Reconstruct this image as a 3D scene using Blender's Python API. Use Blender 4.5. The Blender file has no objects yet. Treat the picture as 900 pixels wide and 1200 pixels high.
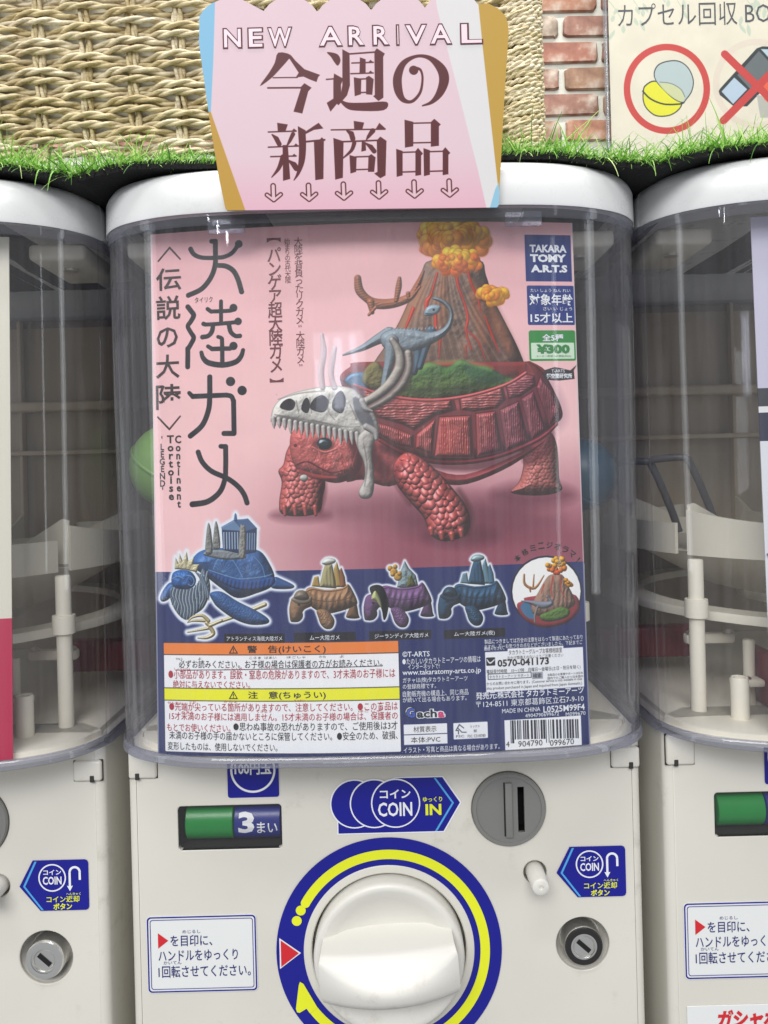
import bpy, bmesh, math, random
import numpy as np
from mathutils import Vector, Matrix
from mathutils.geometry import tessellate_polygon
R = math.radians
random.seed(7)
rng = np.random.default_rng(7)
S = bpy.context.scene

# ------------------------------------------------------------------ camera
F = 906.0                 # focal length in pixels of the 900x1200 photograph
ROLL = 0.0255
CX, CY = 450.0, 550.0     # principal point
CAMX, CAMY = 0.0046, -0.453
cd = bpy.data.cameras.new('camera')
cam = bpy.data.objects.new('camera', cd)
S.collection.objects.link(cam)
cd.sensor_fit = 'VERTICAL'; cd.sensor_height = 24; cd.sensor_width = 18
cd.lens = 24*F/1200
cd.shift_y = -50/1200
cam.matrix_world = (Matrix.Translation((CAMX, CAMY, 0)) @ Matrix.Rotation(R(90), 4, 'X') @ Matrix.Rotation(-ROLL, 4, 'Z'))
cd.clip_start = 0.01; cd.clip_end = 50
S.camera = cam

# ------------------------------------------------------------------ light
S.view_settings.view_transform = 'Standard'
S.view_settings.look = 'None'
S.view_settings.exposure = 0.14
S.view_settings.gamma = 1.0
S.render.engine = 'CYCLES'
S.cycles.use_denoising = True
S.cycles.transparent_max_bounces = 24
S.cycles.max_bounces = 8
S.cycles.caustics_reflective = False
S.cycles.caustics_refractive = False
W = bpy.data.worlds.new('World'); S.world = W; W.use_nodes = True
wn = W.node_tree
bg = wn.nodes['Background']
bg.inputs['Color'].default_value = (0.95, 0.97, 1.0, 1)
bg.inputs['Strength'].default_value = 0.36

def area(name, loc, target, sx, sy, power, col=(1, 1, 1)):
    l = bpy.data.lights.new(name, 'AREA'); l.shape = 'RECTANGLE'; l.size = sx; l.size_y = sy
    l.energy = power; l.color = col
    o = bpy.data.objects.new(name, l); S.collection.objects.link(o)
    o.location = loc
    o.rotation_euler = (Vector(target)-Vector(loc)).to_track_quat('-Z', 'Y').to_euler()
    return o
# rows of shop ceiling tubes, an added frontal fill light, a display case across the aisle and small spots
def flat_area(name, loc, sx, sy, power, col=(1, 1, 1)):
    o = area(name, loc, (loc[0], loc[1]+0.0001, loc[2]-1), sx, sy, power, col); o.rotation_euler = (0, 0, 0); return o
flat_area('ceiling_tube', (-0.5, -0.95, 1.9), 1.6, 0.14, 17, (1, 0.985, 0.95))
flat_area('ceiling_tube', (0.4, -0.22, 2.0), 2.6, 0.14, 54, (1, 0.985, 0.95))  # tube added to brighten the wall, basket and turf
area('front_fill_light', (-0.55, -3.2, 2.15), (0, 0, 0.0), 2.7, 1.2, 105, (1, 0.99, 0.97))  # unseen area light added as soft fill from the front
for x_, y_, p_, w_ in ((-1.6, -0.8, 1.9, 0.22), (1.5, -0.8, 1.7, 0.16), (1.3, -1.9, 0.5, 0.06)):
    area('aisle_display_lamp', (x_, y_, 0.2), (0, 0, 0), w_, 1.1, p_, (0.93, 0.96, 1.0))
for i, (wx_, wz_, ww_, wh_, pw_) in enumerate(((-0.24, 0.43, 0.30, 0.34, 0.6), (-0.30, 0.47, 0.03, 0.22, 0.05), (-0.225, 0.42, 0.05, 0.30, 0.16), (-0.14, 0.45, 0.03, 0.26, 0.08), (-0.36, 0.40, 0.03, 0.16, 0.03))):
    area('display_case_lamp', (wx_, -3.0+0.01*i, wz_), (-0.1, 0, 0.05), ww_, wh_, pw_, (0.8, 0.84, 1.0))
for i in range(4):
    area('ceiling_spot', (-1.22+0.05*i, -2.2-0.35*i, 0.98+0.05*i), (0, 0, 0), 0.02, 0.055, 0.2, (1, 1, 1))

# ------------------------------------------------------------------ pixel helpers
def ray(px, py):
    dx, dy = px-CX, py-CY
    c, s = math.cos(ROLL), math.sin(ROLL)
    return (dx*c-dy*s)/F, -(dx*s+dy*c)/F
def at(px, py, Y):
    a, b = ray(px, py); D = Y-CAMY
    return CAMX+a*D, b*D
CX0, CX1, CZ0, CZ1 = -0.1245, 0.1145, -0.1545, 0.1365
def card_y(x, z):
    t = (z+0.15)/0.285
    return -0.0355+0.0105*t+0.68*x*x
def card_at(px, py):
    a, b = ray(px, py); D = 0.425
    for _ in range(8):
        D = card_y(CAMX+a*D, b*D)-CAMY
    return CAMX+a*D, b*D

def lin(c):
    return tuple(((v/255)/12.92 if v/255 <= 0.04045 else ((v/255+0.055)/1.055)**2.4) for v in c)

# ------------------------------------------------------------------ materials
MATS = {}
def mat(name, col, rough=0.4, spec=0.5, metal=0.0, bump=0.0, bscale=200, var=0.0, vscale=30, stretch=None, coat=0.0, dirt=0.0):
    if name in MATS: return MATS[name]
    m = bpy.data.materials.new(name); m.use_nodes = True
    nt = m.node_tree; p = nt.nodes['Principled BSDF']
    c = lin(col)
    p.inputs['Base Color'].default_value = (*c, 1)
    p.inputs['Roughness'].default_value = rough
    p.inputs['Specular IOR Level'].default_value = spec
    p.inputs['Metallic'].default_value = metal
    p.inputs['Coat Weight'].default_value = coat
    tc = nt.nodes.new('ShaderNodeTexCoord')
    src = tc.outputs['Object']
    if stretch:
        mp = nt.nodes.new('ShaderNodeMapping'); mp.inputs['Scale'].default_value = stretch
        nt.links.new(src, mp.inputs['Vector']); src = mp.outputs['Vector']
    if var:
        n = nt.nodes.new('ShaderNodeTexNoise'); n.inputs['Scale'].default_value = vscale; n.inputs['Detail'].default_value = 6
        nt.links.new(src, n.inputs['Vector'])
        r = nt.nodes.new('ShaderNodeValToRGB')
        r.color_ramp.elements[0].position = 0.3; r.color_ramp.elements[1].position = 0.7
        r.color_ramp.elements[0].color = (*[max(0, v*(1-var)) for v in c], 1)
        r.color_ramp.elements[1].color = (*[min(1, v*(1+var*0.6)) for v in c], 1)
        nt.links.new(n.outputs['Fac'], r.inputs['Fac']); nt.links.new(r.outputs['Color'], p.inputs['Base Color'])
    if dirt:
        last = p.inputs['Base Color'].links[0].from_socket if p.inputs['Base Color'].links else None
        dn = nt.nodes.new('ShaderNodeTexNoise'); dn.inputs['Scale'].default_value = 75; dn.inputs['Detail'].default_value = 8; dn.inputs['Roughness'].default_value = 0.75
        nt.links.new(tc.outputs['Object'], dn.inputs['Vector'])
        big = nt.nodes.new('ShaderNodeTexNoise'); big.inputs['Scale'].default_value = 7; big.inputs['Detail'].default_value = 3; nt.links.new(tc.outputs['Object'], big.inputs['Vector'])
        mu = nt.nodes.new('ShaderNodeMath'); mu.operation = 'MULTIPLY'; nt.links.new(dn.outputs['Fac'], mu.inputs[0]); nt.links.new(big.outputs['Fac'], mu.inputs[1])
        mr = nt.nodes.new('ShaderNodeMapRange'); mr.inputs['From Min'].default_value = 0.30; mr.inputs['From Max'].default_value = 0.44; mr.inputs['To Min'].default_value = 0; mr.inputs['To Max'].default_value = dirt
        nt.links.new(mu.outputs[0], mr.inputs['Value'])
        dm = nt.nodes.new('ShaderNodeMixRGB'); dm.inputs[2].default_value = (0.30, 0.26, 0.20, 1); dm.inputs[1].default_value = (*c, 1)
        nt.links.new(mr.outputs[0], dm.inputs[0])
        if last: nt.links.new(last, dm.inputs[1])
        nt.links.new(dm.outputs[0], p.inputs['Base Color'])
        rr = nt.nodes.new('ShaderNodeMapRange'); rr.inputs['To Min'].default_value = rough-0.08; rr.inputs['To Max'].default_value = rough+0.14
        nt.links.new(dn.outputs['Fac'], rr.inputs['Value']); nt.links.new(rr.outputs[0], p.inputs['Roughness'])
    if bump:
        n2 = nt.nodes.new('ShaderNodeTexNoise'); n2.inputs['Scale'].default_value = bscale; n2.inputs['Detail'].default_value = 4
        nt.links.new(src, n2.inputs['Vector'])
        b = nt.nodes.new('ShaderNodeBump'); b.inputs['Strength'].default_value = bump; b.inputs['Distance'].default_value = 0.0006
        nt.links.new(n2.outputs['Fac'], b.inputs['Height']); nt.links.new(b.outputs['Normal'], p.inputs['Normal'])
    MATS[name] = m
    return m
WHITE = mat('white_moulded_plastic', (213, 210, 201), 0.32, 0.5, bump=0.06, bscale=35, var=0.04, vscale=12, dirt=0.35)
LIDW = mat('white_lid_plastic', (217, 218, 219), 0.26, 0.5, bump=0.07, bscale=26, var=0.03, vscale=20, dirt=0.25)
KNOBW = mat('white_knob_plastic', (216, 214, 208), 0.34, 0.45, bump=0.07, bscale=45, dirt=0.4)
INW = mat('cream_inner_plastic', (236, 231, 216), 0.4, 0.4, var=0.06, vscale=20)
GAPD = mat('dark_recess_plastic', (48, 46, 44), 0.6)
BACKP = mat('taupe_back_plastic', (206, 190, 166), 0.55, var=0.18, vscale=9)
BLUE = mat('blue_sticker_ink', (18, 22, 138), 0.3)
YEL = mat('yellow_sticker_ink', (226, 232, 40), 0.35)
CYAN = mat('cyan_sticker_ink', (80, 165, 225), 0.35)
REDI = mat('red_sticker_ink', (205, 38, 48), 0.35)
WINK = mat('white_sticker_ink', (232, 234, 238), 0.35)
STW = mat('white_sticker_paper', (224, 226, 226), 0.35)
NAVI = mat('navy_lettering_ink', (22, 35, 110), 0.4)
GREY = mat('grey_dial_plastic', (122, 122, 120), 0.45, bump=0.1, bscale=300)
CHROME = mat('brushed_chrome', (236, 235, 232), 0.28, 0.5, 1.0, bump=0.05, bscale=500)
BLKR = mat('black_lock_ring', (38, 36, 36), 0.35)
BLK = mat('black_slot', (10, 10, 10), 0.7)
GREEN = mat('green_counter_drum', (22, 135, 58), 0.3, var=0.1, vscale=40)
DBLU = mat('blue_counter_drum', (28, 42, 130), 0.3)
REDP = mat('red_inner_plastic', (118, 24, 38), 0.4)
TUBE = mat('dark_grey_tube', (84, 84, 88), 0.45)

def clear_mat(name, tint_face, tint_edge, haze_face, haze_edge, rough=0.02, hazecol=(0.62, 0.63, 0.7), power=2.5, streak=True):
    """clear moulded plastic: transparent with tint growing towards grazing view, a scuffed haze and a clean gloss"""
    m = bpy.data.materials.new(name); m.use_nodes = True
    nt = m.node_tree; nt.nodes.clear()
    N = nt.nodes.new; L = nt.links.new
    out = N('ShaderNodeOutputMaterial')
    lw = N('ShaderNodeLayerWeight'); lw.inputs['Blend'].default_value = 0.5
    pw = N('ShaderNodeMath'); pw.operation = 'POWER'; pw.inputs[1].default_value = power
    L(lw.outputs['Facing'], pw.inputs[0])
    mix = N('ShaderNodeMixRGB'); mix.inputs[1].default_value = (*tint_face, 1); mix.inputs[2].default_value = (*tint_edge, 1)
    L(pw.outputs[0], mix.inputs[0])
    tr = N('ShaderNodeBsdfTransparent'); L(mix.outputs[0], tr.inputs['Color'])
    df = N('ShaderNodeBsdfDiffuse'); df.inputs['Color'].default_value = (*hazecol, 1)
    hz = N('ShaderNodeMapRange'); hz.inputs['To Min'].default_value = haze_face; hz.inputs['To Max'].default_value = haze_edge
    L(pw.outputs[0], hz.inputs['Value'])
    fac = hz.outputs[0]
    if streak:
        tc = N('ShaderNodeTexCoord'); mp = N('ShaderNodeMapping'); mp.inputs['Scale'].default_value = (260, 260, 9)
        L(tc.outputs['Object'], mp.inputs['Vector'])
        nz = N('ShaderNodeTexNoise'); nz.inputs['Scale'].default_value = 1.0; nz.inputs['Detail'].default_value = 5
        L(mp.outputs[0], nz.inputs['Vector'])
        mr = N('ShaderNodeMapRange'); mr.inputs['From Min'].default_value = 0.35; mr.inputs['From Max'].default_value = 0.72
        mr.inputs['To Min'].default_value = 0.5; mr.inputs['To Max'].default_value = 2.0
        L(nz.outputs['Fac'], mr.inputs['Value'])
        mu = N('ShaderNodeMath'); mu.operation = 'MULTIPLY'; L(fac, mu.inputs[0]); L(mr.outputs[0], mu.inputs[1]); fac = mu.outputs[0]
    m1 = N('ShaderNodeMixShader'); L(fac, m1.inputs[0]); L(tr.outputs[0], m1.inputs[1]); L(df.outputs[0], m1.inputs[2])
    gl = N('ShaderNodeBsdfGlossy'); gl.inputs['Roughness'].default_value = rough
    p5 = N('ShaderNodeMath'); p5.operation = 'POWER'; p5.inputs[1].default_value = 5.0; L(lw.outputs['Facing'], p5.inputs[0])
    fr = N('ShaderNodeMapRange'); fr.inputs['To Min'].default_value = 0.036; fr.inputs['To Max'].default_value = 0.75; L(p5.outputs[0], fr.inputs['Value'])
    if streak:
        bp = N('ShaderNodeBump'); bp.inputs['Strength'].default_value = 0.25; bp.inputs['Distance'].default_value = 0.0004
        nb = N('ShaderNodeTexNoise'); nb.inputs['Scale'].default_value = 22; L(tc.outputs['Object'], nb.inputs['Vector'])
        L(nb.outputs['Fac'], bp.inputs['Height']); L(bp.outputs[0], gl.inputs['Normal'])
    m2 = N('ShaderNodeMixShader'); L(fr.outputs[0], m2.inputs[0]); L(m1.outputs[0], m2.inputs[1]); L(gl.outputs[0], m2.inputs[2])
    L(m2.outputs[0], out.inputs['Surface'])
    return m
DOME = clear_mat('clear_dome_plastic', (0.985, 0.985, 0.985), (0.62, 0.64, 0.76), 0.017, 0.22, rough=0.035, hazecol=(0.66, 0.66, 0.70), power=2.3)
RIM = clear_mat('clear_rim_plastic', (0.80, 0.81, 0.86), (0.42, 0.44, 0.56), 0.08, 0.28, 0.04, power=1.5, streak=False)
PANE = clear_mat('clear_window_pane', (0.98, 0.98, 0.98), (0.8, 0.82, 0.85), 0.01, 0.05, streak=False)
ACRY = clear_mat('clear_acrylic_edge', (0.85, 0.9, 0.9), (0.8, 0.9, 0.92), 0.2, 0.5, streak=False)

# ------------------------------------------------------------------ object helpers
WLOC = {}
def thing(name, loc, label=None, cat=None, group=None, parent=None):
    o = bpy.data.objects.new(name, None); S.collection.objects.link(o)
    o.empty_display_size = 0.01
    pl = WLOC.get(parent.name, Vector((0, 0, 0))) if parent else Vector((0, 0, 0))
    if parent: o.parent = parent
    o.location = Vector(loc)-pl; WLOC[o.name] = Vector(loc)
    tag(o, label, cat, group)
    return o
def tag(o, label=None, cat=None, group=None, kind=None):
    if label: o['label'] = label
    if cat: o['category'] = cat
    if group: o['group'] = group
    if kind: o['kind'] = kind
    return o
def put(name, verts, faces, m, parent=None, smooth=False, uvs=None, angle=None, label=None):
    """verts in world coordinates; the object's origin is set to the middle of its bounds"""
    v = np.asarray(verts, dtype=float)
    c = (v.min(0)+v.max(0))/2
    me = bpy.data.meshes.new(name)
    me.from_pydata([tuple(p) for p in (v-c)], [], [tuple(f) for f in faces])
    if uvs is not None:
        ul = me.uv_layers.new(name='UVMap')
        li = np.empty(len(me.loops), dtype=np.int32); me.loops.foreach_get('vertex_index', li)
        ul.data.foreach_set('uv', np.asarray(uvs)[li].astype(np.float32).ravel())
    me.materials.append(m)
    if smooth:
        me.polygons.foreach_set('use_smooth', [True]*len(me.polygons))
        if angle:
            me.set_sharp_from_angle(angle=R(angle))
    me.update()
    o = bpy.data.objects.new(name, me); S.collection.objects.link(o)
    pl = WLOC.get(parent.name, Vector((0, 0, 0))) if parent else Vector((0, 0, 0))
    if parent: o.parent = parent
    o.location = Vector(c)-pl; WLOC[o.name] = Vector(c)
    if label: o['label'] = label
    return o
def merge(*ms):
    V, Fc = [], []
    for v, f in ms:
        n = len(V); V += [tuple(p) for p in v]; Fc += [tuple(i+n for i in q) for q in f]
    return V, Fc
def box(x0, x1, y0, y1, z0, z1):
    v = [(x, y, z) for x in (x0, x1) for y in (y0, y1) for z in (z0, z1)]
    f = [(0, 1, 3, 2), (4, 6, 7, 5), (0, 4, 5, 1), (2, 3, 7, 6), (0, 2, 6, 4), (1, 5, 7, 3)]
    return v, f
def bbox(x0, x1, y0, y1, z0, z1, b=0.001, seg=2):
    bm = bmesh.new()
    v, f = box(x0, x1, y0, y1, z0, z1)
    vs = [bm.verts.new(p) for p in v]
    for q in f: bm.faces.new([vs[i] for i in q])
    bmesh.ops.bevel(bm, geom=bm.edges[:], offset=b, segments=seg, affect='EDGES', profile=0.5)
    bmesh.ops.recalc_face_normals(bm, faces=bm.faces[:])
    bm.verts.index_update()
    r = [tuple(x.co) for x in bm.verts], [tuple(x.index for x in q.verts) for q in bm.faces]
    bm.free(); return r
def lathe(prof, n=64, c=(0, 0, 0), axis='y', closed=False):
    """prof = [(radius, along axis)...]"""
    V, Fc = [], []
    for r, a in prof:
        for i in range(n):
            t = 2*math.pi*i/n
            p, q = r*math.cos(t), r*math.sin(t)
            V.append((c[0]+p, c[1]+a, c[2]+q) if axis == 'y' else (c[0]+p, c[1]+q, c[2]+a) if axis == 'z' else (c[0]+a, c[1]+p, c[2]+q))
    m = len(prof)
    for j in range(m-1 if not closed else m):
        k = (j+1) % m
        for i in range(n):
            i2 = (i+1) % n
            Fc.append((j*n+i, j*n+i2, k*n+i2, k*n+i))
    return V, Fc
def tube(pts, r, n=8, cap=True, radii=None):
    pts = [Vector(p) for p in pts]; V, Fc = [], []
    up = Vector((0.13, 0.2, 1)).normalized()
    for i, p in enumerate(pts):
        d = (pts[min(i+1, len(pts)-1)]-pts[max(i-1, 0)]).normalized()
        a = d.cross(up)
        if a.length < 1e-4: a = d.cross(Vector((1, 0, 0)))
        a.normalize(); b = d.cross(a)
        rr = radii[i] if radii else r
        for k in range(n):
            t = 2*math.pi*k/n
            V.append(tuple(p+a*math.cos(t)*rr+b*math.sin(t)*rr))
    for i in range(len(pts)-1):
        for k in range(n):
            k2 = (k+1) % n
            Fc.append((i*n+k, i*n+k2, (i+1)*n+k2, (i+1)*n+k))
    if cap:
        Fc.append(tuple(range(n-1, -1, -1))); Fc.append(tuple((len(pts)-1)*n+k for k in range(n)))
    return V, Fc
def catmull(pts, n=8, closed=True):
    P = np.asarray(pts, float); m = len(P); out = []
    rngi = range(m) if closed else range(m-1)
    for i in rngi:
        if closed: p0, p1, p2, p3 = P[i-1], P[i], P[(i+1) % m], P[(i+2) % m]
        else: p0, p1, p2, p3 = P[max(i-1, 0)], P[i], P[i+1], P[min(i+2, m-1)]
        for k in range(n):
            t = k/n
            out.append(0.5*((2*p1)+(-p0+p2)*t+(2*p0-5*p1+4*p2-p3)*t*t+(-p0+3*p1-3*p2+p3)*t**3))
    if not closed: out.append(P[-1])
    return np.array(out)
def circle(cx, cy, r, n=48, ry=None):
    return [(cx+r*math.cos(2*math.pi*i/n), cy+(ry or r)*math.sin(2*math.pi*i/n)) for i in range(n)]
def rrect(x0, y0, x1, y1, r, n=5):
    o = []
    for (cx, cy, a0) in ((x1-r, y0+r, -90), (x1-r, y1-r, 0), (x0+r, y1-r, 90), (x0+r, y0+r, 180)):
        for k in range(n+1):
            a = R(a0+90*k/n); o.append((cx+r*math.cos(a), cy+r*math.sin(a)))
    return o
# a planar print surface: local pixel frame whose axes are the object's own (upright) axes
class Plane:
    def __init__(s, Y): s.Y = Y
    def pt(s, px, py): return at(px, py, s.Y)
    def scale(s, x, z): return (s.Y-CAMY)/F
    def y(s, x, z): return s.Y
class Card:
    def pt(s, px, py): return card_at(px, py)
    def scale(s, x, z): return (card_y(x, z)-CAMY)/F
    def y(s, x, z): return card_y(x, z)
FRONT = Plane(0.0); CARD = Card()
def local(surf, cx, cy, pts):
    """pixel offsets about an anchor pixel, laid out upright on the surface"""
    x0, z0 = surf.pt(cx, cy); k = surf.scale(x0, z0)
    return [(x0+(px-cx)*k, z0-(py-cy)*k) for px, py in pts]
def flat(name, surf, anchor, loops, m, parent, off, thick=0.0):
    """filled outline with holes; loops in pixels about anchor; off = metres in front of the surface"""
    L = [[Vector((x, z, 0)) for x, z in local(surf, anchor[0], anchor[1], lp)] for lp in loops]
    tris = tessellate_polygon(L)
    P = [p for l in L for p in l]
    V = [(p.x, surf.y(p.x, p.y)-off, p.y) for p in P]; Fc = []
    for a, b, c in tris:
        n = (P[b]-P[a]).cross(P[c]-P[a]).z
        Fc.append((a, b, c) if n > 0 else (a, c, b))
    Fc = [(a, b, c) for a, b, c in Fc]
    if thick:
        n = len(V); V += [(x, y+thick, z) for x, y, z in V]; o = 0
        for l in L:
            for i in range(len(l)):
                j = (i+1) % len(l); Fc.append((o+i, o+j, n+o+j, n+o+i))
            o += len(l)
    return put(name, V, Fc, m, parent)
TEXTS = []
def text(body, bx, m, parent, surf=FRONT, off=0.0006, bold=0.0, rot=0.0, vertical=False, keep=False, name='lettering', space=None, shear=0.0):
    """queue one line of lettering fitted to the pixel box bx = (x0, y0, x1, y1)"""
    TEXTS.append(dict(body=body, bx=bx, m=m, parent=parent, surf=surf, off=off, bold=bold, rot=rot, vertical=vertical, keep=keep, name=name, space=space, shear=shear))
def flush_text():
    global TEXTS
    tmp = []
    for t in TEXTS:
        cu = bpy.data.curves.new('lettering', 'FONT')
        cu.body = '\n'.join(t['body']) if t['vertical'] else t['body']
        cu.size = 1.0; cu.offset = t['bold']; cu.resolution_u = 2; cu.shear = t['shear']
        if t['vertical']: cu.align_x = 'CENTER'; cu.space_line = t['space'] or 0.8
        elif t['space']: cu.space_character = t['space']
        o = bpy.data.objects.new('lettering', cu); S.collection.objects.link(o); tmp.append(o)
    bpy.context.view_layer.update()
    dg = bpy.context.evaluated_depsgraph_get()
    made = []
    for t, o in zip(TEXTS, tmp):
        me = o.evaluated_get(dg).to_mesh()
        n = len(me.vertices)
        v = np.empty(n*3); me.vertices.foreach_get('co', v); v = v.reshape(-1, 3)
        faces = [tuple(p.vertices) for p in me.polygons]
        o.evaluated_get(dg).to_mesh_clear()
        if n == 0: continue
        x0, y0, x1, y1 = t['bx']; cx, cy = (x0+x1)/2, (y0+y1)/2
        lo, hi = v.min(0), v.max(0); ce = (lo+hi)/2; sz = hi-lo
        sx = (x1-x0)/sz[0]; sy = (y1-y0)/sz[1]
        if t['keep']: sx = sy = min(sx, sy)
        X, Z = t['surf'].pt(cx, cy); k = t['surf'].scale(X, Z)
        a = (v[:, 0]-ce[0])*sx*k; b = (v[:, 1]-ce[1])*sy*k
        c, s = math.cos(t['rot']), math.sin(t['rot'])
        xx = X+a*c-b*s; zz = Z+a*s+b*c
        yy = np.array([t['surf'].y(p, q) for p, q in zip(xx, zz)])-t['off']
        put(t['name'], np.stack([xx, yy, zz], 1), faces, t['m'], t['parent'])
    for o in tmp:
        cu = o.data; bpy.data.objects.remove(o); bpy.data.curves.remove(cu)
    TEXTS = []
def copy_tree(o, parent=None):
    c = o.copy(); S.collection.objects.link(c); c.parent = parent
    for ch in [x for x in S.objects if x.parent == o]:
        copy_tree(ch, c)
    return c
# ================================================================== the vending machine (built at x = 0, then copied)
PITCH = 0.3145
ZL, ZB = 0.139, -0.1565        # underside of the lid, bottom of the clear dome
HALF = [(0, -.0410), (.03, -.0408), (.06, -.0400), (.085, -.0388), (.105, -.0358), (.122, -.0303), (.138, -.0212), (.1488, -.0090), (.1538, .0040), (.1552, .02), (.1552, .14), (.1552, .235)]
def outline(grow=0.0, taper=1.0):
    h = catmull(HALF, 5, closed=False)
    pts = [(-x, y) for x, y in h[::-1]]+[(x, y) for x, y in h[1:]]
    P = np.array(pts)
    d = np.gradient(P, axis=0); n = np.stack([d[:, 1], -d[:, 0]], 1); n /= np.linalg.norm(n, axis=1)[:, None]
    P = P+n*grow
    P[:, 0] *= taper
    return P
def wall(rows, close_back=True):
    """rows = [(grow, taper, z, yshift)]: sweeps the plan outline through the rows"""
    V, Fc = [], []
    for g, t, z, ys in rows:
        for x, y in outline(g, t): V.append((x, y+ys, z))
    n = len(outline())
    for j in range(len(rows)-1):
        for i in range(n-1 if not close_back else n):
            k = (i+1) % n
            Fc.append((j*n+i, j*n+k, (j+1)*n+k, (j+1)*n+i))
    return V, Fc
def cap(rows_last, V, Fc, flip=False):
    n = len(outline()); b = rows_last*n
    f = tuple(range(b, b+n))
    Fc.append(f[::-1] if flip else f)

M = thing('capsule_vending_machine', (0, 0.1, -0.46), 'white capsule vending machine in the middle with the tortoise poster in its dome', 'vending machine', 'capsule vending machines in a row')
TB, TT = 0.985, 1.0
# clear dome: outer and inner wall
V1, F1 = wall([(0, TT, ZL+0.012, 0), (0, 0.998, 0.05, 0), (0, 0.991, -0.06, 0), (0, TB, ZB+0.003, 0), (-.0028, TB, ZB+0.003, 0), (-.0028, 0.991, -0.06, 0), (-.0028, 0.998, 0.05, 0), (-.0028, TT, ZL+0.012, 0)])
dome = put('clear_dome', V1, F1, DOME, M, smooth=True, angle=40)
# moulded collars of the dome, top and bottom
V1, F1 = wall([(0.0004, TB, ZB+0.0042, 0), (0.0014, TB, ZB+0.0030, 0), (0.0018, TB, ZB-0.0008, 0), (-0.001, TB, ZB-0.0022, 0), (-.0038, TB, ZB-0.0014, 0), (-.0038, TB, ZB+0.0012, 0), (-.0012, TB, ZB+0.0040, 0)])
put('dome_rim', V1, F1, RIM, M, smooth=True, angle=50)
V1, F1 = wall([(0.0008, TT, ZL+0.004, 0), (0.0010, TT, ZL-0.0045, 0), (0.0002, TT, ZL-0.006, 0)])
put('dome_collar', V1, F1, RIM, M, smooth=True, angle=50)
# little clips moulded under the collar
for i, x in enumerate((-0.077, 0.083)):
    v, f = bbox(x-0.010, x+0.010, -0.0372, -0.0355, ZL-0.010, ZL-0.002, 0.0006)
    put('dome_clip', v, f, RIM, M, smooth=True, angle=35)
# lid
rows = [(-.006, TT, ZL+0.0012, 0), (0.0014, TT, ZL+0.0004, 0), (0.0017, TT, ZL+0.0016, 0), (0.0016, TT, ZL+0.010, 0), (0.0014, TT, ZL+0.017, 0), (0.0002, TT, ZL+0.0200, 0), (-.0020, TT, ZL+0.0234, 0), (-.0060, TT, ZL+0.0258, 0), (-.0125, TT, ZL+0.0272, 0), (-.03, 0.98, ZL+0.0278, 0.0)]
V1, F1 = wall(rows); cap(len(rows)-1, V1, F1)
lid = put('lid', V1, F1, LIDW, M, smooth=True, angle=60)
# screw brackets under the lid corners
for s in (-1, 1):
    cx, cy = s*0.128, 0.035
    v, f = bbox(cx-0.017, cx+0.017, cy-0.03, cy+0.03, ZL-0.010, ZL, 0.003, 3)
    b = put('lid_bracket', v, f, INW, M, smooth=True, angle=40)
    v, f = lathe([(0.0001, -0.0003), (0.003, -0.0003), (0.0045, 0.0), (0.0045, 0.003)], 20, (cx, cy-0.008, ZL-0.0115), 'z')
    put('screw', v, f, CHROME, b, smooth=True, angle=40)
# inside: back panel with its ledge, base tray
v, f = bbox(-0.15, 0.15, 0.236, 0.25, -0.46, ZL+0.01, 0.002)
put('back_panel', v, f, BACKP, M)
v, f = bbox(-0.149, 0.149, 0.215, 0.236, 0.058, 0.066, 0.002)
put('back_ledge', v, f, BACKP, M)
v, f = bbox(-0.149, 0.149, 0.224, 0.236, 0.02, 0.024, 0.001)
put('back_ledge', v, f, BACKP, M)
for x in (-0.115, 0.0, 0.115):
    v, f = bbox(x-0.0015, x+0.0015, 0.228, 0.236, -0.09, ZL, 0.0006)
    put('back_rib', v, f, BACKP, M)
rows = [(-.0047, TB, ZB-0.0008, 0), (-.0047, TB, ZB+0.0008, 0), (-.0098, TB, ZB+0.0008, 0), (-.0102, TB, ZB+0.0040, 0), (-.012, TB, ZB+0.0045, 0), (-.03, 0.97, ZB+0.0045, 0)]
V1, F1 = wall(rows); cap(len(rows)-1, V1, F1); cap(0, V1, F1, True)
put('base_tray', V1, F1, INW, M, smooth=True, angle=50)
# capsule wheel: band with fins, cone, hub
wc = (0.0, 0.112); WR = 0.134
def wpt(r, a, z): return (wc[0]+r*math.cos(a), wc[1]+r*math.sin(a), z)
wheel = None
def arcband(a0, a1, r0, r1, z0f, z1f, n=24):
    V, Fc = [], []
    for i in range(n+1):
        t = i/n; a = a0+(a1-a0)*t
        for r, z in ((r0, z0f(t)), (r0, z1f(t)), (r1, z1f(t)), (r1, z0f(t))): V.append(wpt(r, a, z))
    for i in range(n):
        for k in range(4):
            k2 = (k+1) % 4; Fc.append((i*4+k, i*4+k2, (i+1)*4+k2, (i+1)*4+k))
    Fc += [(3, 2, 1, 0), (n*4, n*4+1, n*4+2, n*4+3)]
    return V, Fc
parts = []
for q in range(6):
    a0 = R(30+60*q)
    parts.append(arcband(a0, a0+R(56), WR-0.0025, WR, lambda t: -0.060, lambda t: -0.040+0.009*(1-t)**3))
v, f = merge(*parts)
wheel = put('capsule_wheel', v, f, INW, M, smooth=True, angle=40)
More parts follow.
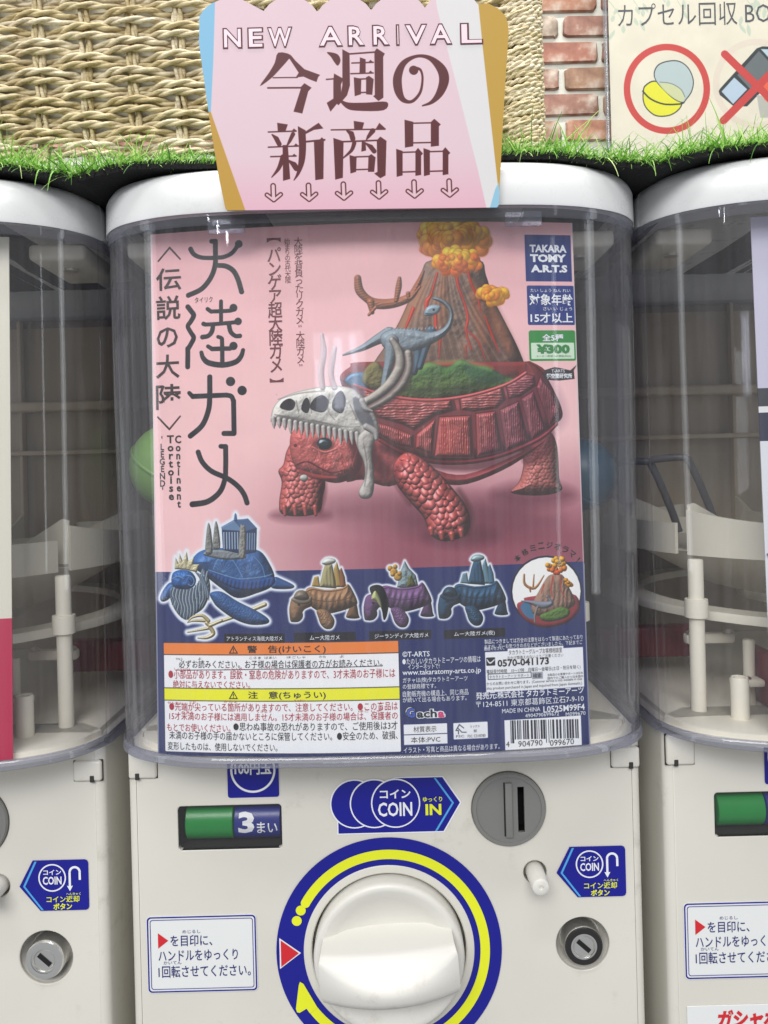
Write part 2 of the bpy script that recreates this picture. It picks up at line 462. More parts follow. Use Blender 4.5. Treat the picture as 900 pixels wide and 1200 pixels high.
for q in range(6):
    a = R(30+60*q)
    V = []
    for off in (-0.0011, 0.0011):
        for r, z in ((0.03, -0.056), (WR-0.004, -0.056), (WR-0.002, -0.028), (WR-0.007, -0.027), (0.09, -0.043), (0.03, -0.047)):
            x, y, zz = wpt(r, a, z); V.append((x-off*math.sin(a), y+off*math.cos(a), zz))
    Fc = [tuple(range(5, -1, -1)), tuple(range(6, 12))]+[(k, (k+1) % 6, 6+(k+1) % 6, 6+k) for k in range(6)]
    put('fin', V, Fc, INW, wheel)
v, f = lathe([(WR-0.003, -0.058), (WR-0.012, -0.062), (0.075, -0.088), (0.06, -0.092), (0.058, -0.088), (0.075, -0.084), (WR-0.014, -0.058)], 48, (0, wc[1], 0), 'z', closed=True)
put('wheel_cone', v, f, INW, wheel, smooth=True, angle=40)
v, f = lathe([(0.001, -0.045), (0.02, -0.048), (0.024, -0.056), (0.05, -0.09), (0.05, -0.1), (0.001, -0.1)], 32, (0, wc[1], 0), 'z')
put('wheel_hub', v, f, INW, wheel, smooth=True, angle=40)
v, f = lathe([(0.118, -0.094), (0.135, -0.094), (0.136, -0.0955), (0.136, -0.0995), (0.118, -0.0995)], 48, (0, wc[1], 0), 'z', closed=True)
put('support_ring', v, f, INW, M, smooth=True, angle=40)
# posts, screws, levers and the red gate around the tray
def post(x, y, r, z0, z1, collar=None, m=INW):
    pr = [(0.0001, z1-0.004), (r*0.55, z1-0.004), (r*0.6, z1-0.0005), (r*0.9, z1), (r, z1-0.001), (r, z0)]
    v, f = lathe(pr, 24, (x, y, 0), 'z'); o = put('post', v, f, m, M, smooth=True, angle=35)
    if collar:
        v, f = lathe([(r, collar), (r*1.45, collar), (r*1.5, collar-0.001), (r*1.5, collar-0.011), (r, collar-0.012)], 24, (x, y, 0), 'z')
        put('collar', v, f, m, o, smooth=True, angle=35)
TZ = ZB+0.0045
for s in (-1, 1):
    post(s*0.121, 0.02, 0.0046, TZ, -0.06, -0.084)
    post(s*0.103, 0.004, 0.0052, TZ, TZ+0.024)
    post(s*0.085, 0.03, 0.0035, TZ, TZ+0.04)
    v, f = bbox(min(s*0.118, s*0.086), max(s*0.118, s*0.086), 0.045, 0.052, TZ+0.034, TZ+0.041, 0.002)
    lv = put('lever', v, f, INW, M, smooth=True, angle=40)
    for sx, sy, sz in ((0.114, 0.047, 0.044), (0.09, 0.047, 0.044), (0.092, 0.02, 0.021)):
        v, f = lathe([(0.0001, 0.0022), (0.0018, 0.002), (0.0032, 0.001), (0.0036, 0)], 16, (s*sx, sy, TZ+sz-0.003), 'z')
        put('screw', v, f, CHROME, M, smooth=True)
    v, f = bbox(min(s*0.082, s*0.1), max(s*0.082, s*0.1), 0.015, 0.026, TZ+0.014, TZ+0.0185, 0.0015)
    put('lever', v, f, INW, M, smooth=True, angle=40)
    v, f = bbox(min(s*0.072, s*0.080), max(s*0.072, s*0.080), 0.0, 0.05, TZ, TZ+0.034, 0.003)
    put('red_gate', v, f, REDP, M, smooth=True, angle=40)
    v, f = bbox(min(s*0.085, s*0.145), max(s*0.085, s*0.145), 0.10, 0.115, TZ+0.012, TZ+0.034, 0.003)
    put('red_gate', v, f, REDP, M, smooth=True, angle=40)
# bent dark tubes behind the wheel
for s in (-1,):
    for k, (x, y) in enumerate(((-0.112, 0.10), (-0.090, 0.085))):
        p = catmull([(x-0.03, y+0.01, 0.0+0.002*k), (x-0.012, y, 0.001+0.002*k), (x-0.006, y, -0.003), (x+0.006, y, -0.032), (x+0.012, y, -0.05)], 4, closed=False)
        v, f = tube(p, 0.0027, 12); put('feed_tube', v, f, TUBE, M, smooth=True, angle=50)
# body shell behind the front panel
n = 8; pr = []
for k in range(n+1):
    a = R(90*k/n); pr.append((-0.1455-0.005*math.sin(a), 0.005-0.005*math.cos(a)))
plan = [(-0.1453, 0.02), (-0.1453, 0.0)]+pr+[(-0.1530, 0.05), (-0.1555, 0.11), (-0.1555, 0.25)]
plan = plan+[(-x, y) for x, y in plan[::-1]]
zs = (-0.46, ZB-0.0028)
V = [(x, y, z) for z in zs for x, y in plan]; k = len(plan)
Fc = [(i, i+1, k+i+1, k+i) for i in range(k-1)]
Fc.append(tuple(range(2*k-1, k-1, -1)))
put('body_shell', V, Fc, WHITE, M, smooth=True, angle=30)
# front panel: a moulded plate with real openings
def plate(name, outer, holes, m, parent, y0, ext, bev, anchor):
    cu = bpy.data.curves.new(name, 'CURVE'); cu.dimensions = '2D'; cu.fill_mode = 'BOTH'
    cu.extrude = ext; cu.bevel_depth = bev; cu.bevel_resolution = 2; cu.offset = -bev
    for lp in [outer]+holes:
        P = local(FRONT, anchor[0], anchor[1], lp)
        sp = cu.splines.new('POLY'); sp.points.add(len(P)-1); sp.use_cyclic_u = True
        for q, (x, z) in zip(sp.points, P): q.co = (x, z, 0, 1)
    o = bpy.data.objects.new(name, cu); S.collection.objects.link(o)
    bpy.context.view_layer.update()
    me = o.evaluated_get(bpy.context.evaluated_depsgraph_get()).to_mesh()
    v = [(p.co.x, y0+ext+bev-p.co.z, p.co.y) for p in me.vertices]
    f = [tuple(p.vertices) for p in me.polygons]
    bpy.data.objects.remove(o); bpy.data.curves.remove(cu)
    return put(name, v, f, m, parent, smooth=True, angle=30)
A = (450, 1000)
def rel(pts):     # photo pixels -> upright frame about A on the front plane
    o = []
    x0, z0 = FRONT.pt(*A); k = FRONT.scale(0, 0)
    for px, py in pts:
        x, z = FRONT.pt(px, py); o.append((A[0]+(x-x0)/k, A[1]-(z-z0)/k))
    return o
def relc(px, py): return rel([(px, py)])[0]
k0 = FRONT.scale(0, 0); x0A, z0A = FRONT.pt(*A)
def upx(x): return A[0]+(x-x0A)/k0
def upz(z): return A[1]-(z-z0A)/k0
PW = 0.14525
outer = [(upx(-PW), upz(-0.455)), (upx(PW), upz(-0.455)), (upx(PW), upz(ZB-0.003)), (upx(-PW), upz(ZB-0.003))]
wcx, wcz = relc(269.5, 969.5); lcx, lcz = relc(683, 1106); bcx, bcz = relc(627, 1022); dcx, dcz = relc(596, 947.5); kcx, kcz = relc(456, 1113)
holes = [rrect(wcx-60.5, wcz-25.5, wcx+60.5, wcz+25.5, 4), circle(lcx, lcz, 31), circle(bcx, bcz, 13.5), circle(dcx, dcz, 43.5, 64), circle(kcx, kcz, 92, 96)]
plate('front_panel', outer, holes, WHITE, M, 0.0, 0.0012, 0.0007, A)
def wpos(c): return (x0A+(c[0]-A[0])*k0, z0A-(c[1]-A[1])*k0)
# hinge covers
def cover(px0, py1, w, h, s):
    x, z = FRONT.pt(px0, py1)
    v, f = bbox(x, x+w, -0.0022, 0.004, z, z+h, 0.0016, 3)
    o = put('hinge_cover', v, f, WHITE, M, smooth=True, angle=40)
    v, f = bbox(x-0.0004, x+w+0.0004, -0.0002, 0.001, z-0.0004, z+h, 0.0002, 1)
    put('seam', v, f, GAPD, o)
    v, f = bbox(x+w*(0.25 if s < 0 else 0.6), x+w*(0.4 if s < 0 else 0.75), -0.0026, 0.0, z-0.0004, z+0.0035, 0.0003, 1)
    put('notch', v, f, GAPD, o)
cover(151.5, 912, 0.0165, 0.018, -1)
cover(716, 899, 0.0165, 0.012, 1)
# ---- counter window
wx, wz = wpos((wcx, wcz)); hw, hh = 60.5*k0, 25.5*k0
V, Fc = box(wx-hw, wx+hw, 0.0, 0.034, wz-hh, wz+hh)
Fc = [q for q in Fc if not all(V[i][1] == 0.0 for i in q)]
cw = put('counter_window', V, Fc, GAPD, M)
split = at(272, 969, 0)[0]
def drum(x0, x1, m):
    v, f = lathe([(0.0001, x0-wx), (0.0105, x0-wx), (0.0115, x0-wx+0.0006), (0.0115, x1-wx-0.0006), (0.0105, x1-wx), (0.0001, x1-wx)], 48, (wx, 0.0135, wz), 'x')
    return put('counter_drum', v, f, m, cw, smooth=True, angle=35)
drum(wx-hw+0.003, split, GREEN); drum(split+0.0003, wx+hw-0.001, DBLU)
v, f = box(wx-hw, wx+hw, 0.0009, 0.0019, wz-hh, wz+hh); put('window_pane', v, f, PANE, cw)
class Drum:
    def pt(s, px, py): return at(px, py, 0.002)
    def scale(s, x, z): return 0.455/F
    def y(s, x, z): return 0.0135-math.sqrt(max(0.0115**2-(z-wz)**2, 1e-9))
text('3', (279, 953, 298, 977), WINK, cw, Drum(), 0.0002, bold=0.035)
text('まい', (301, 963, 325, 977), WINK, cw, Drum(), 0.0002, bold=0.01)
# ---- coin dial
dx, dz = wpos((dcx, dcz))
dial = plate('coin_dial', circle(dcx, dcz, 43, 72), [[(dcx+10.5, dcz-26), (dcx+18, dcz-26), (dcx+18, dcz+27), (dcx+10.5, dcz+27)]], GREY, M, -0.0016, 0.001, 0.0005, A)
v, f = lathe([(0.0189, -0.0016), (0.0192, -0.0022), (0.0208, -0.0022), (0.0213, -0.0014)], 72, (dx, 0, dz)); put('dial_rim', v, f, GREY, dial, smooth=True, angle=35)
v, f = bbox(dx-4.5*k0, dx+3.5*k0, -0.0038, -0.0005, dz-31*k0, dz+32*k0, 0.0005); put('slot_guide', v, f, GREY, dial, smooth=True, angle=35)
v, f = bbox(dx-6*k0, dx-4.2*k0, -0.0019, -0.0005, dz-31*k0, dz+32*k0, 0.0002, 1); put('groove', v, f, BLK, dial)  # black strip put in as the shade beside the slot guide
V, Fc = box(dx+8*k0, dx+21*k0, 0.0008, 0.012, dz-30*k0, dz+31*k0)
put('coin_slot', V, [q for q in Fc if not all(V[i][1] == 0.0008 for i in q)], BLK, dial)
# ---- coin return button
bx_, bz_ = wpos((bcx, bcz))
v, f = lathe([(0.0068, 0.0), (0.0068, 0.008), (0.0001, 0.008)], 40, (bx_, 0, bz_)); bh = put('button_well', v, f, WHITE, M, smooth=True, angle=35)
v, f = lathe([(0.0001, -0.0166), (0.0012, -0.0166), (0.0014, -0.0172), (0.0036, -0.0172), (0.0046, -0.0166), (0.0050, -0.0152), (0.0053, 0.0), (0.0053, 0.008)], 40, (bx_, 0, bz_))
put('return_button', v, f, KNOBW, M, smooth=True, angle=40)
# ---- lock
lx, lz = wpos((lcx, lcz))
v, f = lathe([(0.0158, 0.0012), (0.0152, 0.003), (0.0135, 0.0068), (0.0120, 0.0085), (0.0001, 0.0085)], 48, (lx, 0, lz)); lk = put('lock', v, f, WHITE, M, smooth=True, angle=35)
v, f = lathe([(0.0060, -0.0016), (0.0066, -0.0030), (0.0076, -0.0030)], 48, (lx, 0, lz)); put('lock_collar', v, f, CHROME, lk, smooth=True, angle=30)
v, f = lathe([(0.0076, -0.0032), (0.0082, -0.0034), (0.0106, -0.0030), (0.0111, -0.0022)], 48, (lx, 0, lz)); lring = put('lock_ring', v, f, BLKR, lk, smooth=True, angle=30)
v, f = lathe([(0.0111, -0.0022), (0.0115, -0.0012), (0.0115, 0.0084)], 48, (lx, 0, lz)); put('lock_barrel', v, f, CHROME, lk, smooth=True, angle=30)
# keyway plug with a slit
v, f = lathe([(0.0001, -0.0022), (0.0055, -0.0022), (0.0060, -0.0016)], 40, (lx, 0, lz)); put('lock_plug', v, f, CHROME, lk, smooth=True, angle=30)
ang = R(-42); V = []
for yy in (-0.0026, -0.0012):
    for p, q in ((-0.0046, -0.0013), (0.0046, -0.0013), (0.0046, 0.0013), (-0.0046, 0.0013)):
        V.append((lx+p*math.cos(ang)-q*math.sin(ang), yy, lz+p*math.sin(ang)+q*math.cos(ang)))
put('keyhole', V, [(3, 2, 1, 0), (0, 1, 5, 4), (1, 2, 6, 5), (2, 3, 7, 6), (3, 0, 4, 7)], BLK, lk)
# ---- turning handle
kx, kz = wpos((kcx, kcz))
KR = 92*k0
v, f = lathe([(0.0500, -0.0001), (0.0499, -0.0008), (0.0493, -0.0012), (KR-0.0001, -0.0012), (KR-0.0008, -0.0006), (KR-0.001, 0.004), (KR-0.001, 0.014), (0.0001, 0.014)], 96, (kx, 0, kz))
put('handle_bezel', v, f, WHITE, M, smooth=True, angle=35)
rk = KR-0.0024
v, f = lathe([(rk, 0.012), (rk, -0.007), (rk-0.0006, -0.0092), (rk-0.0022, -0.0102), (rk-0.0045, -0.0096), (rk-0.010, -0.0070), (0.028, -0.0035), (0.015, -0.0015), (0.0001, -0.001)], 96, (kx, 0, kz))
knob = put('turning_handle', v, f, KNOBW, M, smooth=True, angle=50)
TIL = R(3.2); V, Fc = [], []
nx = 40
def prof(t):
    e = 1-t*t
    base = [(0.0165, -0.0010), (0.0150, -0.0100), (0.0137, -0.0200-0.0030*e), (0.0128, -0.0222-0.0030*e), (0.0118, -0.0228-0.0034*e),
            (0.0118-0.0060*e, -0.0236-0.0070*e), (0.0110-0.0110*e, -0.0243-0.0095*e), (0.0095-0.0122*e, -0.0245-0.0104*e),
            (-0.0085, -0.0238-0.0108*e), (-0.0130, -0.0215-0.0100*e), (-0.0155, -0.0170-0.0070*e), (-0.0175, -0.0080), (-0.0195, -0.0005)]
    return base
rows = []
for i in range(nx+1):
    u = -1+2*i/nx; t = math.sin(u*math.pi/2)*0.995
    row = []
    for z, y in prof(t):
        hx = math.sqrt((rk-0.0035)**2-z*z)
        x = t*hx
        row.append((kx+x*math.cos(TIL)-z*math.sin(TIL), y, kz+x*math.sin(TIL)+z*math.cos(TIL)))
    rows.append(row)
m_ = len(rows[0]); V = [p for r_ in rows for p in r_]
for i in range(nx):
    for j in range(m_-1): Fc.append((i*m_+j, i*m_+j+1, (i+1)*m_+j+1, (i+1)*m_+j))
Fc.append(tuple(range(m_-1, -1, -1))); Fc.append(tuple(nx*m_+j for j in range(m_)))
put('grip', V, Fc, KNOBW, knob, smooth=True, angle=42)
# ---- blue ring sticker with its turning arrow
ring = flat('turn_ring_sticker', FRONT, A, [circle(kcx, kcz, 132, 120), circle(kcx, kcz, 99, 96)], BLUE, M, 0.0005, 0.0003)
def arcpoly(cx, cy, r0, r1, a0, a1, n=60):
    o = [(cx+r1*math.cos(R(a0+(a1-a0)*i/n)), cy-r1*math.sin(R(a0+(a1-a0)*i/n))) for i in range(n+1)]
    return o+[(cx+r0*math.cos(R(a1+(a0-a1)*i/n)), cy-r0*math.sin(R(a1+(a0-a1)*i/n))) for i in range(n+1)]
arrow = arcpoly(kcx, kcz, 107, 118, 149, -144, 110)
flat('turn_arrow', FRONT, A, [arrow], YEL, ring, 0.0007)
def pol(r, a): return (kcx+r*math.cos(R(a)), kcz-r*math.sin(R(a)))
head = [pol(107, 217), pol(106.3, 205), pol(107.5, 199.8), pol(110.5, 197.8), pol(113.2, 199.5), pol(128.5, 210.5), pol(129.5, 212.3), pol(127.5, 213.3), pol(118, 213.6), pol(118, 217)]
flat('turn_arrow_head', FRONT, A, [head], YEL, ring, 0.0009)
flat('turn_arrow', FRONT, A, [circle(*pol(112.5, 149), 5.5, 20)], YEL, ring, 0.0009)
for a in (154.2, 160.8): flat('dot', FRONT, A, [circle(*pol(113.5, a), 5.8, 24)], YEL, ring, 0.0007)
t0 = relc(330, 1117); tri = [(t0[0]-0.5, t0[1]-16), (t0[0]+20.5, t0[1]-0.5), (t0[0]-0.5, t0[1]+15)]
flat('start_mark', FRONT, A, [[(tri[0][0]-1.6, tri[0][1]-2.6), (tri[1][0]+2.4, tri[1][1]), (tri[2][0]-1.6, tri[2][1]+2.6)]], WINK, ring, 0.0007)
flat('start_mark', FRONT, A, [tri], REDI, ring, 0.0009)
# ---- coin price sticker
c1 = relc(296.5, 902)
st = flat('coin_price_sticker', FRONT, A, [rrect(c1[0]-30, c1[1]-32, c1[0]+30, c1[1]+32, 3)], BLUE, M, 0.0005, 0.0003)
flat('ring', FRONT, A, [circle(c1[0], c1[1], 26.5), circle(c1[0], c1[1], 24)], WINK, st, 0.0007)
text('100円玉', (275, 893, 318, 907.5), WINK, st, FRONT, 0.0007, bold=0.03)
# ---- COIN IN sticker
a1 = relc(394, 946); cc = [relc(415.6, 943), relc(438.7, 942), relc(463.6, 941)]
yb = cc[1][1]
loop = [(a1[0]+2, yb+33), (a1[0]+2, yb+18)]
st = flat('coin_in_sticker', FRONT, A, [[(cc[0][0]-20, yb), (cc[2][0], yb-29.5), (a1[0]+125, yb-29.5), (a1[0]+145, yb+0.5), (a1[0]+125, yb+33.5), (a1[0]+2, yb+33.5), (a1[0]+2, yb)]], BLUE, M, 0.0004, 0.0003)
flat('sticker_border', FRONT, A, [[(cc[2][0], yb-31), (a1[0]+126, yb-31), (a1[0]+147, yb+0.5), (a1[0]+126, yb+35), (a1[0]+0.5, yb+35), (a1[0]+0.5, yb)]], WINK, st, 0.00025)
for i, c in enumerate(cc):
    flat('coin_disc', FRONT, A, [circle(c[0], yb-1, 28.8)], WINK, st, 0.0006+0.0002*i)
    flat('coin_disc', FRONT, A, [circle(c[0], yb-1, 27.2)], BLUE, st, 0.0007+0.0002*i)
flat('chevron', FRONT, A, [[(a1[0]+115, yb-29), (a1[0]+117.5, yb-29), (a1[0]+138, yb+0.5), (a1[0]+117.5, yb+33), (a1[0]+115, yb+33), (a1[0]+135.5, yb+0.5)]], CYAN, st, 0.0006)
text('コイン', (445, 924, 481, 934.5), WINK, st, FRONT, 0.0013, bold=0.025)
text('COIN', (443, 939, 483, 955.5), WINK, st, FRONT, 0.0013, bold=0.02)
text('ゆっくり', (495.5, 932.5, 518, 938.5), YEL, st, FRONT, 0.0013, bold=0.02)
text('IN', (498.5, 941, 517, 954), YEL, st, FRONT, 0.0013, bold=0.03)
# ---- coin return sticker
rc = relc(693, 1021)
r_ = rc[0]+40; l_ = rc[0]-41; tp = rc[1]-29.5; bt = rc[1]+29.5
body_ = [(l_+16, tp), (r_-4, tp), (r_-1.2, tp+1.2), (r_, tp+4), (r_, bt-4), (r_-1.2, bt-1.2), (r_-4, bt), (l_+24, bt), (l_, rc[1]+0.5)]
st = flat('coin_return_sticker', FRONT, A, [body_], BLUE, M, 0.0005, 0.0003)
flat('chevron', FRONT, A, [[(l_+18.5, tp+1), (l_+21, tp+1), (l_+7, rc[1]+0.5), (l_+28, bt-1), (l_+25.5, bt-1), (l_+4.5, rc[1]+0.5)]], CYAN, st, 0.0007)
cr = relc(690.5, 1012)
flat('ring', FRONT, A, [circle(cr[0], cr[1], 16.2), circle(cr[0], cr[1], 14.6)], WINK, st, 0.0007)
text('コイン', (680, 1002.5, 701, 1008.5), WINK, st, FRONT, 0.0007, bold=0.025)
text('COIN', (679.5, 1010.5, 701.5, 1020), WINK, st, FRONT, 0.0007, bold=0.025)
ux, uy = cr[0]+26.5, cr[1]-6
u = arcpoly(ux, uy, 4.6, 7.2, 0, 180, 16)
flat('u_turn_arrow', FRONT, A, [[(ux+4.6, uy), (ux+7.2, uy), (ux+7.2, uy+9), (ux+4.6, uy+9)]], WINK, st, 0.0008)
flat('u_turn_arrow', FRONT, A, [u], WINK, st, 0.0007)
flat('u_turn_arrow', FRONT, A, [[(ux-7.2, uy), (ux-4.6, uy), (ux-4.6, uy+16), (ux-2.4, uy+15.5), (ux-5.9, uy+22), (ux-9.4, uy+15.5), (ux-7.2, uy+16)]], WINK, st, 0.0008)
text('コイン返却', (684, 1033, 722.5, 1040.5), YEL, st, FRONT, 0.0008, bold=0.015)
text('ボタン', (692, 1041.5, 714, 1049), YEL, st, FRONT, 0.0008, bold=0.03)
text('へんきゃく', (707, 1029, 724, 1032), YEL, st, FRONT, 0.0008, bold=0.015)
# ---- instruction sticker
ic = relc(237, 1117)
def rr(d, r): return rrect(ic[0]-64.5+d, ic[1]-45+d, ic[0]+64.5-d, ic[1]+45-d, r)
st = flat('instruction_sticker', FRONT, A, [rr(0, 5)], STW, M, 0.0004, 0.00025)
flat('border', FRONT, A, [rr(0.8, 4.5), rr(2.4, 3.5)], BLUE, st, 0.0006)
flat('border', FRONT, A, [rr(4.2, 3), rr(5.0, 2.5)], BLUE, st, 0.0006)
c = relc(185.5, 1102)
flat('start_mark', FRONT, A, [[(c[0], c[1]-9), (c[0]+12, c[1]), (c[0], c[1]+9)]], REDI, st, 0.0006)
text('を目印に、', (200, 1095, 249, 1108), NAVI, st, FRONT, 0.0006, bold=0.008)
text('めじるし', (214, 1089, 235, 1093), NAVI, st, FRONT, 0.0006)
text('ハンドルをゆっくり', (186, 1112, 279, 1125), NAVI, st, FRONT, 0.0006, bold=0.008)
text('1回転させてください。', (186, 1130, 294, 1144), NAVI, st, FRONT, 0.0006, bold=0.008)
text('かいてん', (192, 1125.5, 213, 1129.5), NAVI, st, FRONT, 0.0006)
flush_text()
M_left = copy_tree(M); M_left.location.x = -PITCH
tag(M_left, 'white capsule vending machine at the left edge holding a cream and crimson card', 'vending machine')
M_right = copy_tree(M); M_right.location.x = PITCH
WLOC[M_right.name] = Vector(WLOC[M.name])+Vector((PITCH, 0, 0))
tag(M_right, 'white capsule vending machine at the right edge holding a lilac and navy card', 'vending machine')
for o in S.objects:      # the left machine's lock is all chrome
    if o.parent and o.parent.parent == M_left and o.name.startswith('lock_ring'):
        o.data = o.data.copy(); o.data.materials[0] = CHROME; o['label'] = 'chrome ring without the black face'
# extra sticker low on the right machine
x, z = at(858, 1196, 0)
v, f = bbox(x-0.0265, x+0.055, -0.0007, -0.0003, z-0.016, z+0.0095, 0.00015, 1)
st = put('brand_sticker', v, f, STW, M_right)
text('ガシャポン', (838, 1181, 932, 1204), REDI, st, FRONT, 0.0009, bold=0.05, shear=0.2)
flush_text()
# ================================================================== a small print shop: flat artwork drawn into generated images
def smooth_noise(h, w, sc, seed=0, oct=3):
    g = np.random.default_rng(seed); out = np.zeros((h, w)); amp = 1; tot = 0
    for k in range(oct):
        gh, gw = max(2, int(h/sc)+2), max(2, int(w/sc)+2)
        a = g.random((gh+1, gw+1))
        y = np.linspace(0, gh-1.001, h); x = np.linspace(0, gw-1.001, w)
        yi, xi = y.astype(int), x.astype(int); fy, fx = y-yi, x-xi
        fy = fy*fy*(3-2*fy); fx = fx*fx*(3-2*fx)
        r0 = a[yi][:, xi]*(1-fx)+a[yi][:, xi+1]*fx; r1 = a[yi+1][:, xi]*(1-fx)+a[yi+1][:, xi+1]*fx
        out += amp*(r0*(1-fy)[:, None]+r1*fy[:, None]); tot += amp; amp *= 0.5; sc = max(1.5, sc/2)
    return out/tot
class Canvas:
    def __init__(s, x0, x1, z0, z1, res, mapper, pxscale):
        s.x0, s.x1, s.z0, s.z1, s.res = x0, x1, z0, z1, res
        s.w = int((x1-x0)*res); s.h = int((z1-z0)*res)
        s.img = np.zeros((s.h, s.w, 3)); s.map = mapper; s.k = pxscale*res   # canvas pixels per photo pixel
        s.seed = 1
    def P(s, pts):
        o = []
        for p in pts:
            x, z = s.map(p[0], p[1]); o.append(((x-s.x0)*s.res, (s.z1-z)*s.res))
        return np.array(o)
    def win(s, lo, hi, pad):
        x0 = max(0, int(lo[0]-pad)); y0 = max(0, int(lo[1]-pad)); x1 = min(s.w, int(hi[0]+pad)+2); y1 = min(s.h, int(hi[1]+pad)+2)
        if x1 <= x0 or y1 <= y0: return None
        yy, xx = np.mgrid[y0:y1, x0:x1]
        return slice(y0, y1), slice(x0, x1), xx+0.5, yy+0.5
    def sd(s, Q, xx, yy):
        d = np.full(xx.shape, 1e18); ins = np.zeros(xx.shape, bool); n = len(Q)
        for i in range(n):
            ax, ay = Q[i]; bx, by = Q[(i+1) % n]; ex, ey = bx-ax, by-ay
            wx_, wy_ = xx-ax, yy-ay
            t = np.clip((wx_*ex+wy_*ey)/(ex*ex+ey*ey+1e-12), 0, 1)
            d = np.minimum(d, (wx_-ex*t)**2+(wy_-ey*t)**2)
            if ay != by:
                c = ((ay > yy) != (by > yy)) & (xx < ex*(yy-ay)/(ey)+ax)
                ins ^= c
        d = np.sqrt(d); return np.where(ins, -d, d)
    def blend(s, sl, a, col):
        s.img[sl] = s.img[sl]*(1-a[..., None])+np.asarray(col)*a[..., None]
    def shape(s, pts, col, smooth=0, inflate=0, tex=None, spec=0.0, amb=0.42, soft=0.0, alpha=1.0, halo=0, light=(-0.45, -0.62, 0.65), rim=0.0, col2=None, gradax=None, tamp=1.0, edge=0.0):
        if smooth: pts = catmull(pts, smooth, True)
        Q = s.P(pts); pad = 3+soft*s.k*2+halo*s.k*2
        wv = s.win(Q.min(0), Q.max(0), pad)
        if wv is None: return
        a_, b_, xx, yy = wv; d = s.sd(Q, xx, yy)
        s.fill((a_, b_), xx, yy, d, col, inflate, tex, spec, amb, soft, alpha, halo, light, rim, col2, tamp, edge)
    def stroke(s, pts, col, smooth=0, **kw):
        """variable-width stroke: points (x, y, width) in photo pixels"""
        P3 = np.array(pts, float)
        if smooth: P3 = catmull(P3, smooth, False)
        Q = s.P(P3[:, :2]); r = P3[:, 2]*s.k/2
        pad = r.max()+4+kw.get('halo', 0)*s.k*2+kw.get('soft', 0)*s.k*2
        wv = s.win(Q.min(0), Q.max(0), pad)
        if wv is None: return
        a_, b_, xx, yy = wv; d = np.full(xx.shape, 1e9)
        for i in range(len(Q)-1):
            ax, ay = Q[i]; ex, ey = Q[i+1]-Q[i]
            t = np.clip(((xx-ax)*ex+(yy-ay)*ey)/(ex*ex+ey*ey+1e-12), 0, 1)
            d = np.minimum(d, np.hypot(xx-ax-ex*t, yy-ay-ey*t)-(r[i]+(r[i+1]-r[i])*t))
        g = dict(inflate=0, tex=None, spec=0.0, amb=0.42, soft=0.0, alpha=1.0, halo=0, light=(-0.45, -0.62, 0.65), rim=0.0, col2=None, tamp=1.0, edge=0.0); g.update(kw)
        if g['inflate'] == -1: g['inflate'] = r.max()/s.k
        s.fill((a_, b_), xx, yy, d, col, **g)
    def disc(s, x, y, r, col, ry=None, **kw):
        s.shape(circle(x, y, r, 28, ry), col, **kw)
    def fill(s, sl, xx, yy, d, col, inflate, tex, spec, amb, soft, alpha, halo, light, rim, col2, tamp, edge):
        if halo:
            hk = halo*s.k
            a = np.clip(1-(d-hk*0.35)/(hk*0.9), 0, 1)**1.3
            s.blend(sl, a*alpha, (0.93, 0.95, 0.98)); return
        a = np.clip(0.5-d/(1+soft*s.k), 0, 1)*alpha
        c = np.empty(d.shape+(3,)); c[:] = np.asarray(col)/255
        if col2 is not None:
            t = np.clip((yy-yy.min())/(yy.max()-yy.min()+1e-9), 0, 1)[..., None]
            c = c*(1-t)+np.asarray(col2)/255*t
        if inflate or tex:
            h = np.zeros(d.shape)
            if inflate:
                Rr = inflate*s.k; q = np.clip(-d/Rr, 0, 1); h = Rr*np.sqrt(1-(1-q)**2)
            if tex:
                s.seed += 1
                X, Y = xx/s.k, yy/s.k
                h = h+tamp*s.k*tex(X, Y, s.seed)*np.clip(-d/(1.2*s.k), 0, 1)
            gy, gx = np.gradient(h)
            nz = 1/np.sqrt(gx*gx+gy*gy+1); nx_, ny_ = -gx*nz, -gy*nz
            lv = np.array(light)/np.linalg.norm(light)
            df = np.clip(nx_*lv[0]+ny_*lv[1]+nz*lv[2], 0, 1)
            c = c*(amb+(1.12-amb)*df)[..., None]
            if spec:
                hv = lv+np.array([0, 0, 1]); hv /= np.linalg.norm(hv)
                sp = np.clip(nx_*hv[0]+ny_*hv[1]+nz*hv[2], 0, 1)**28
                c = c+spec*sp[..., None]
        if edge:
            c = c*(1-edge*np.clip(1+d/(1.5*s.k), 0, 1))[..., None]
        s.blend(sl, a, np.clip(c, 0, 1))
    def finish(s, name, blur=True):
        im = np.clip(s.img, 0, 1)
        px = np.ones((s.h, s.w, 4), np.float32); px[..., :3] = im[::-1]
        I = bpy.data.images.new(name, s.w, s.h); I.pixels.foreach_set(px.ravel()); I.update(); I.pack()
        return I
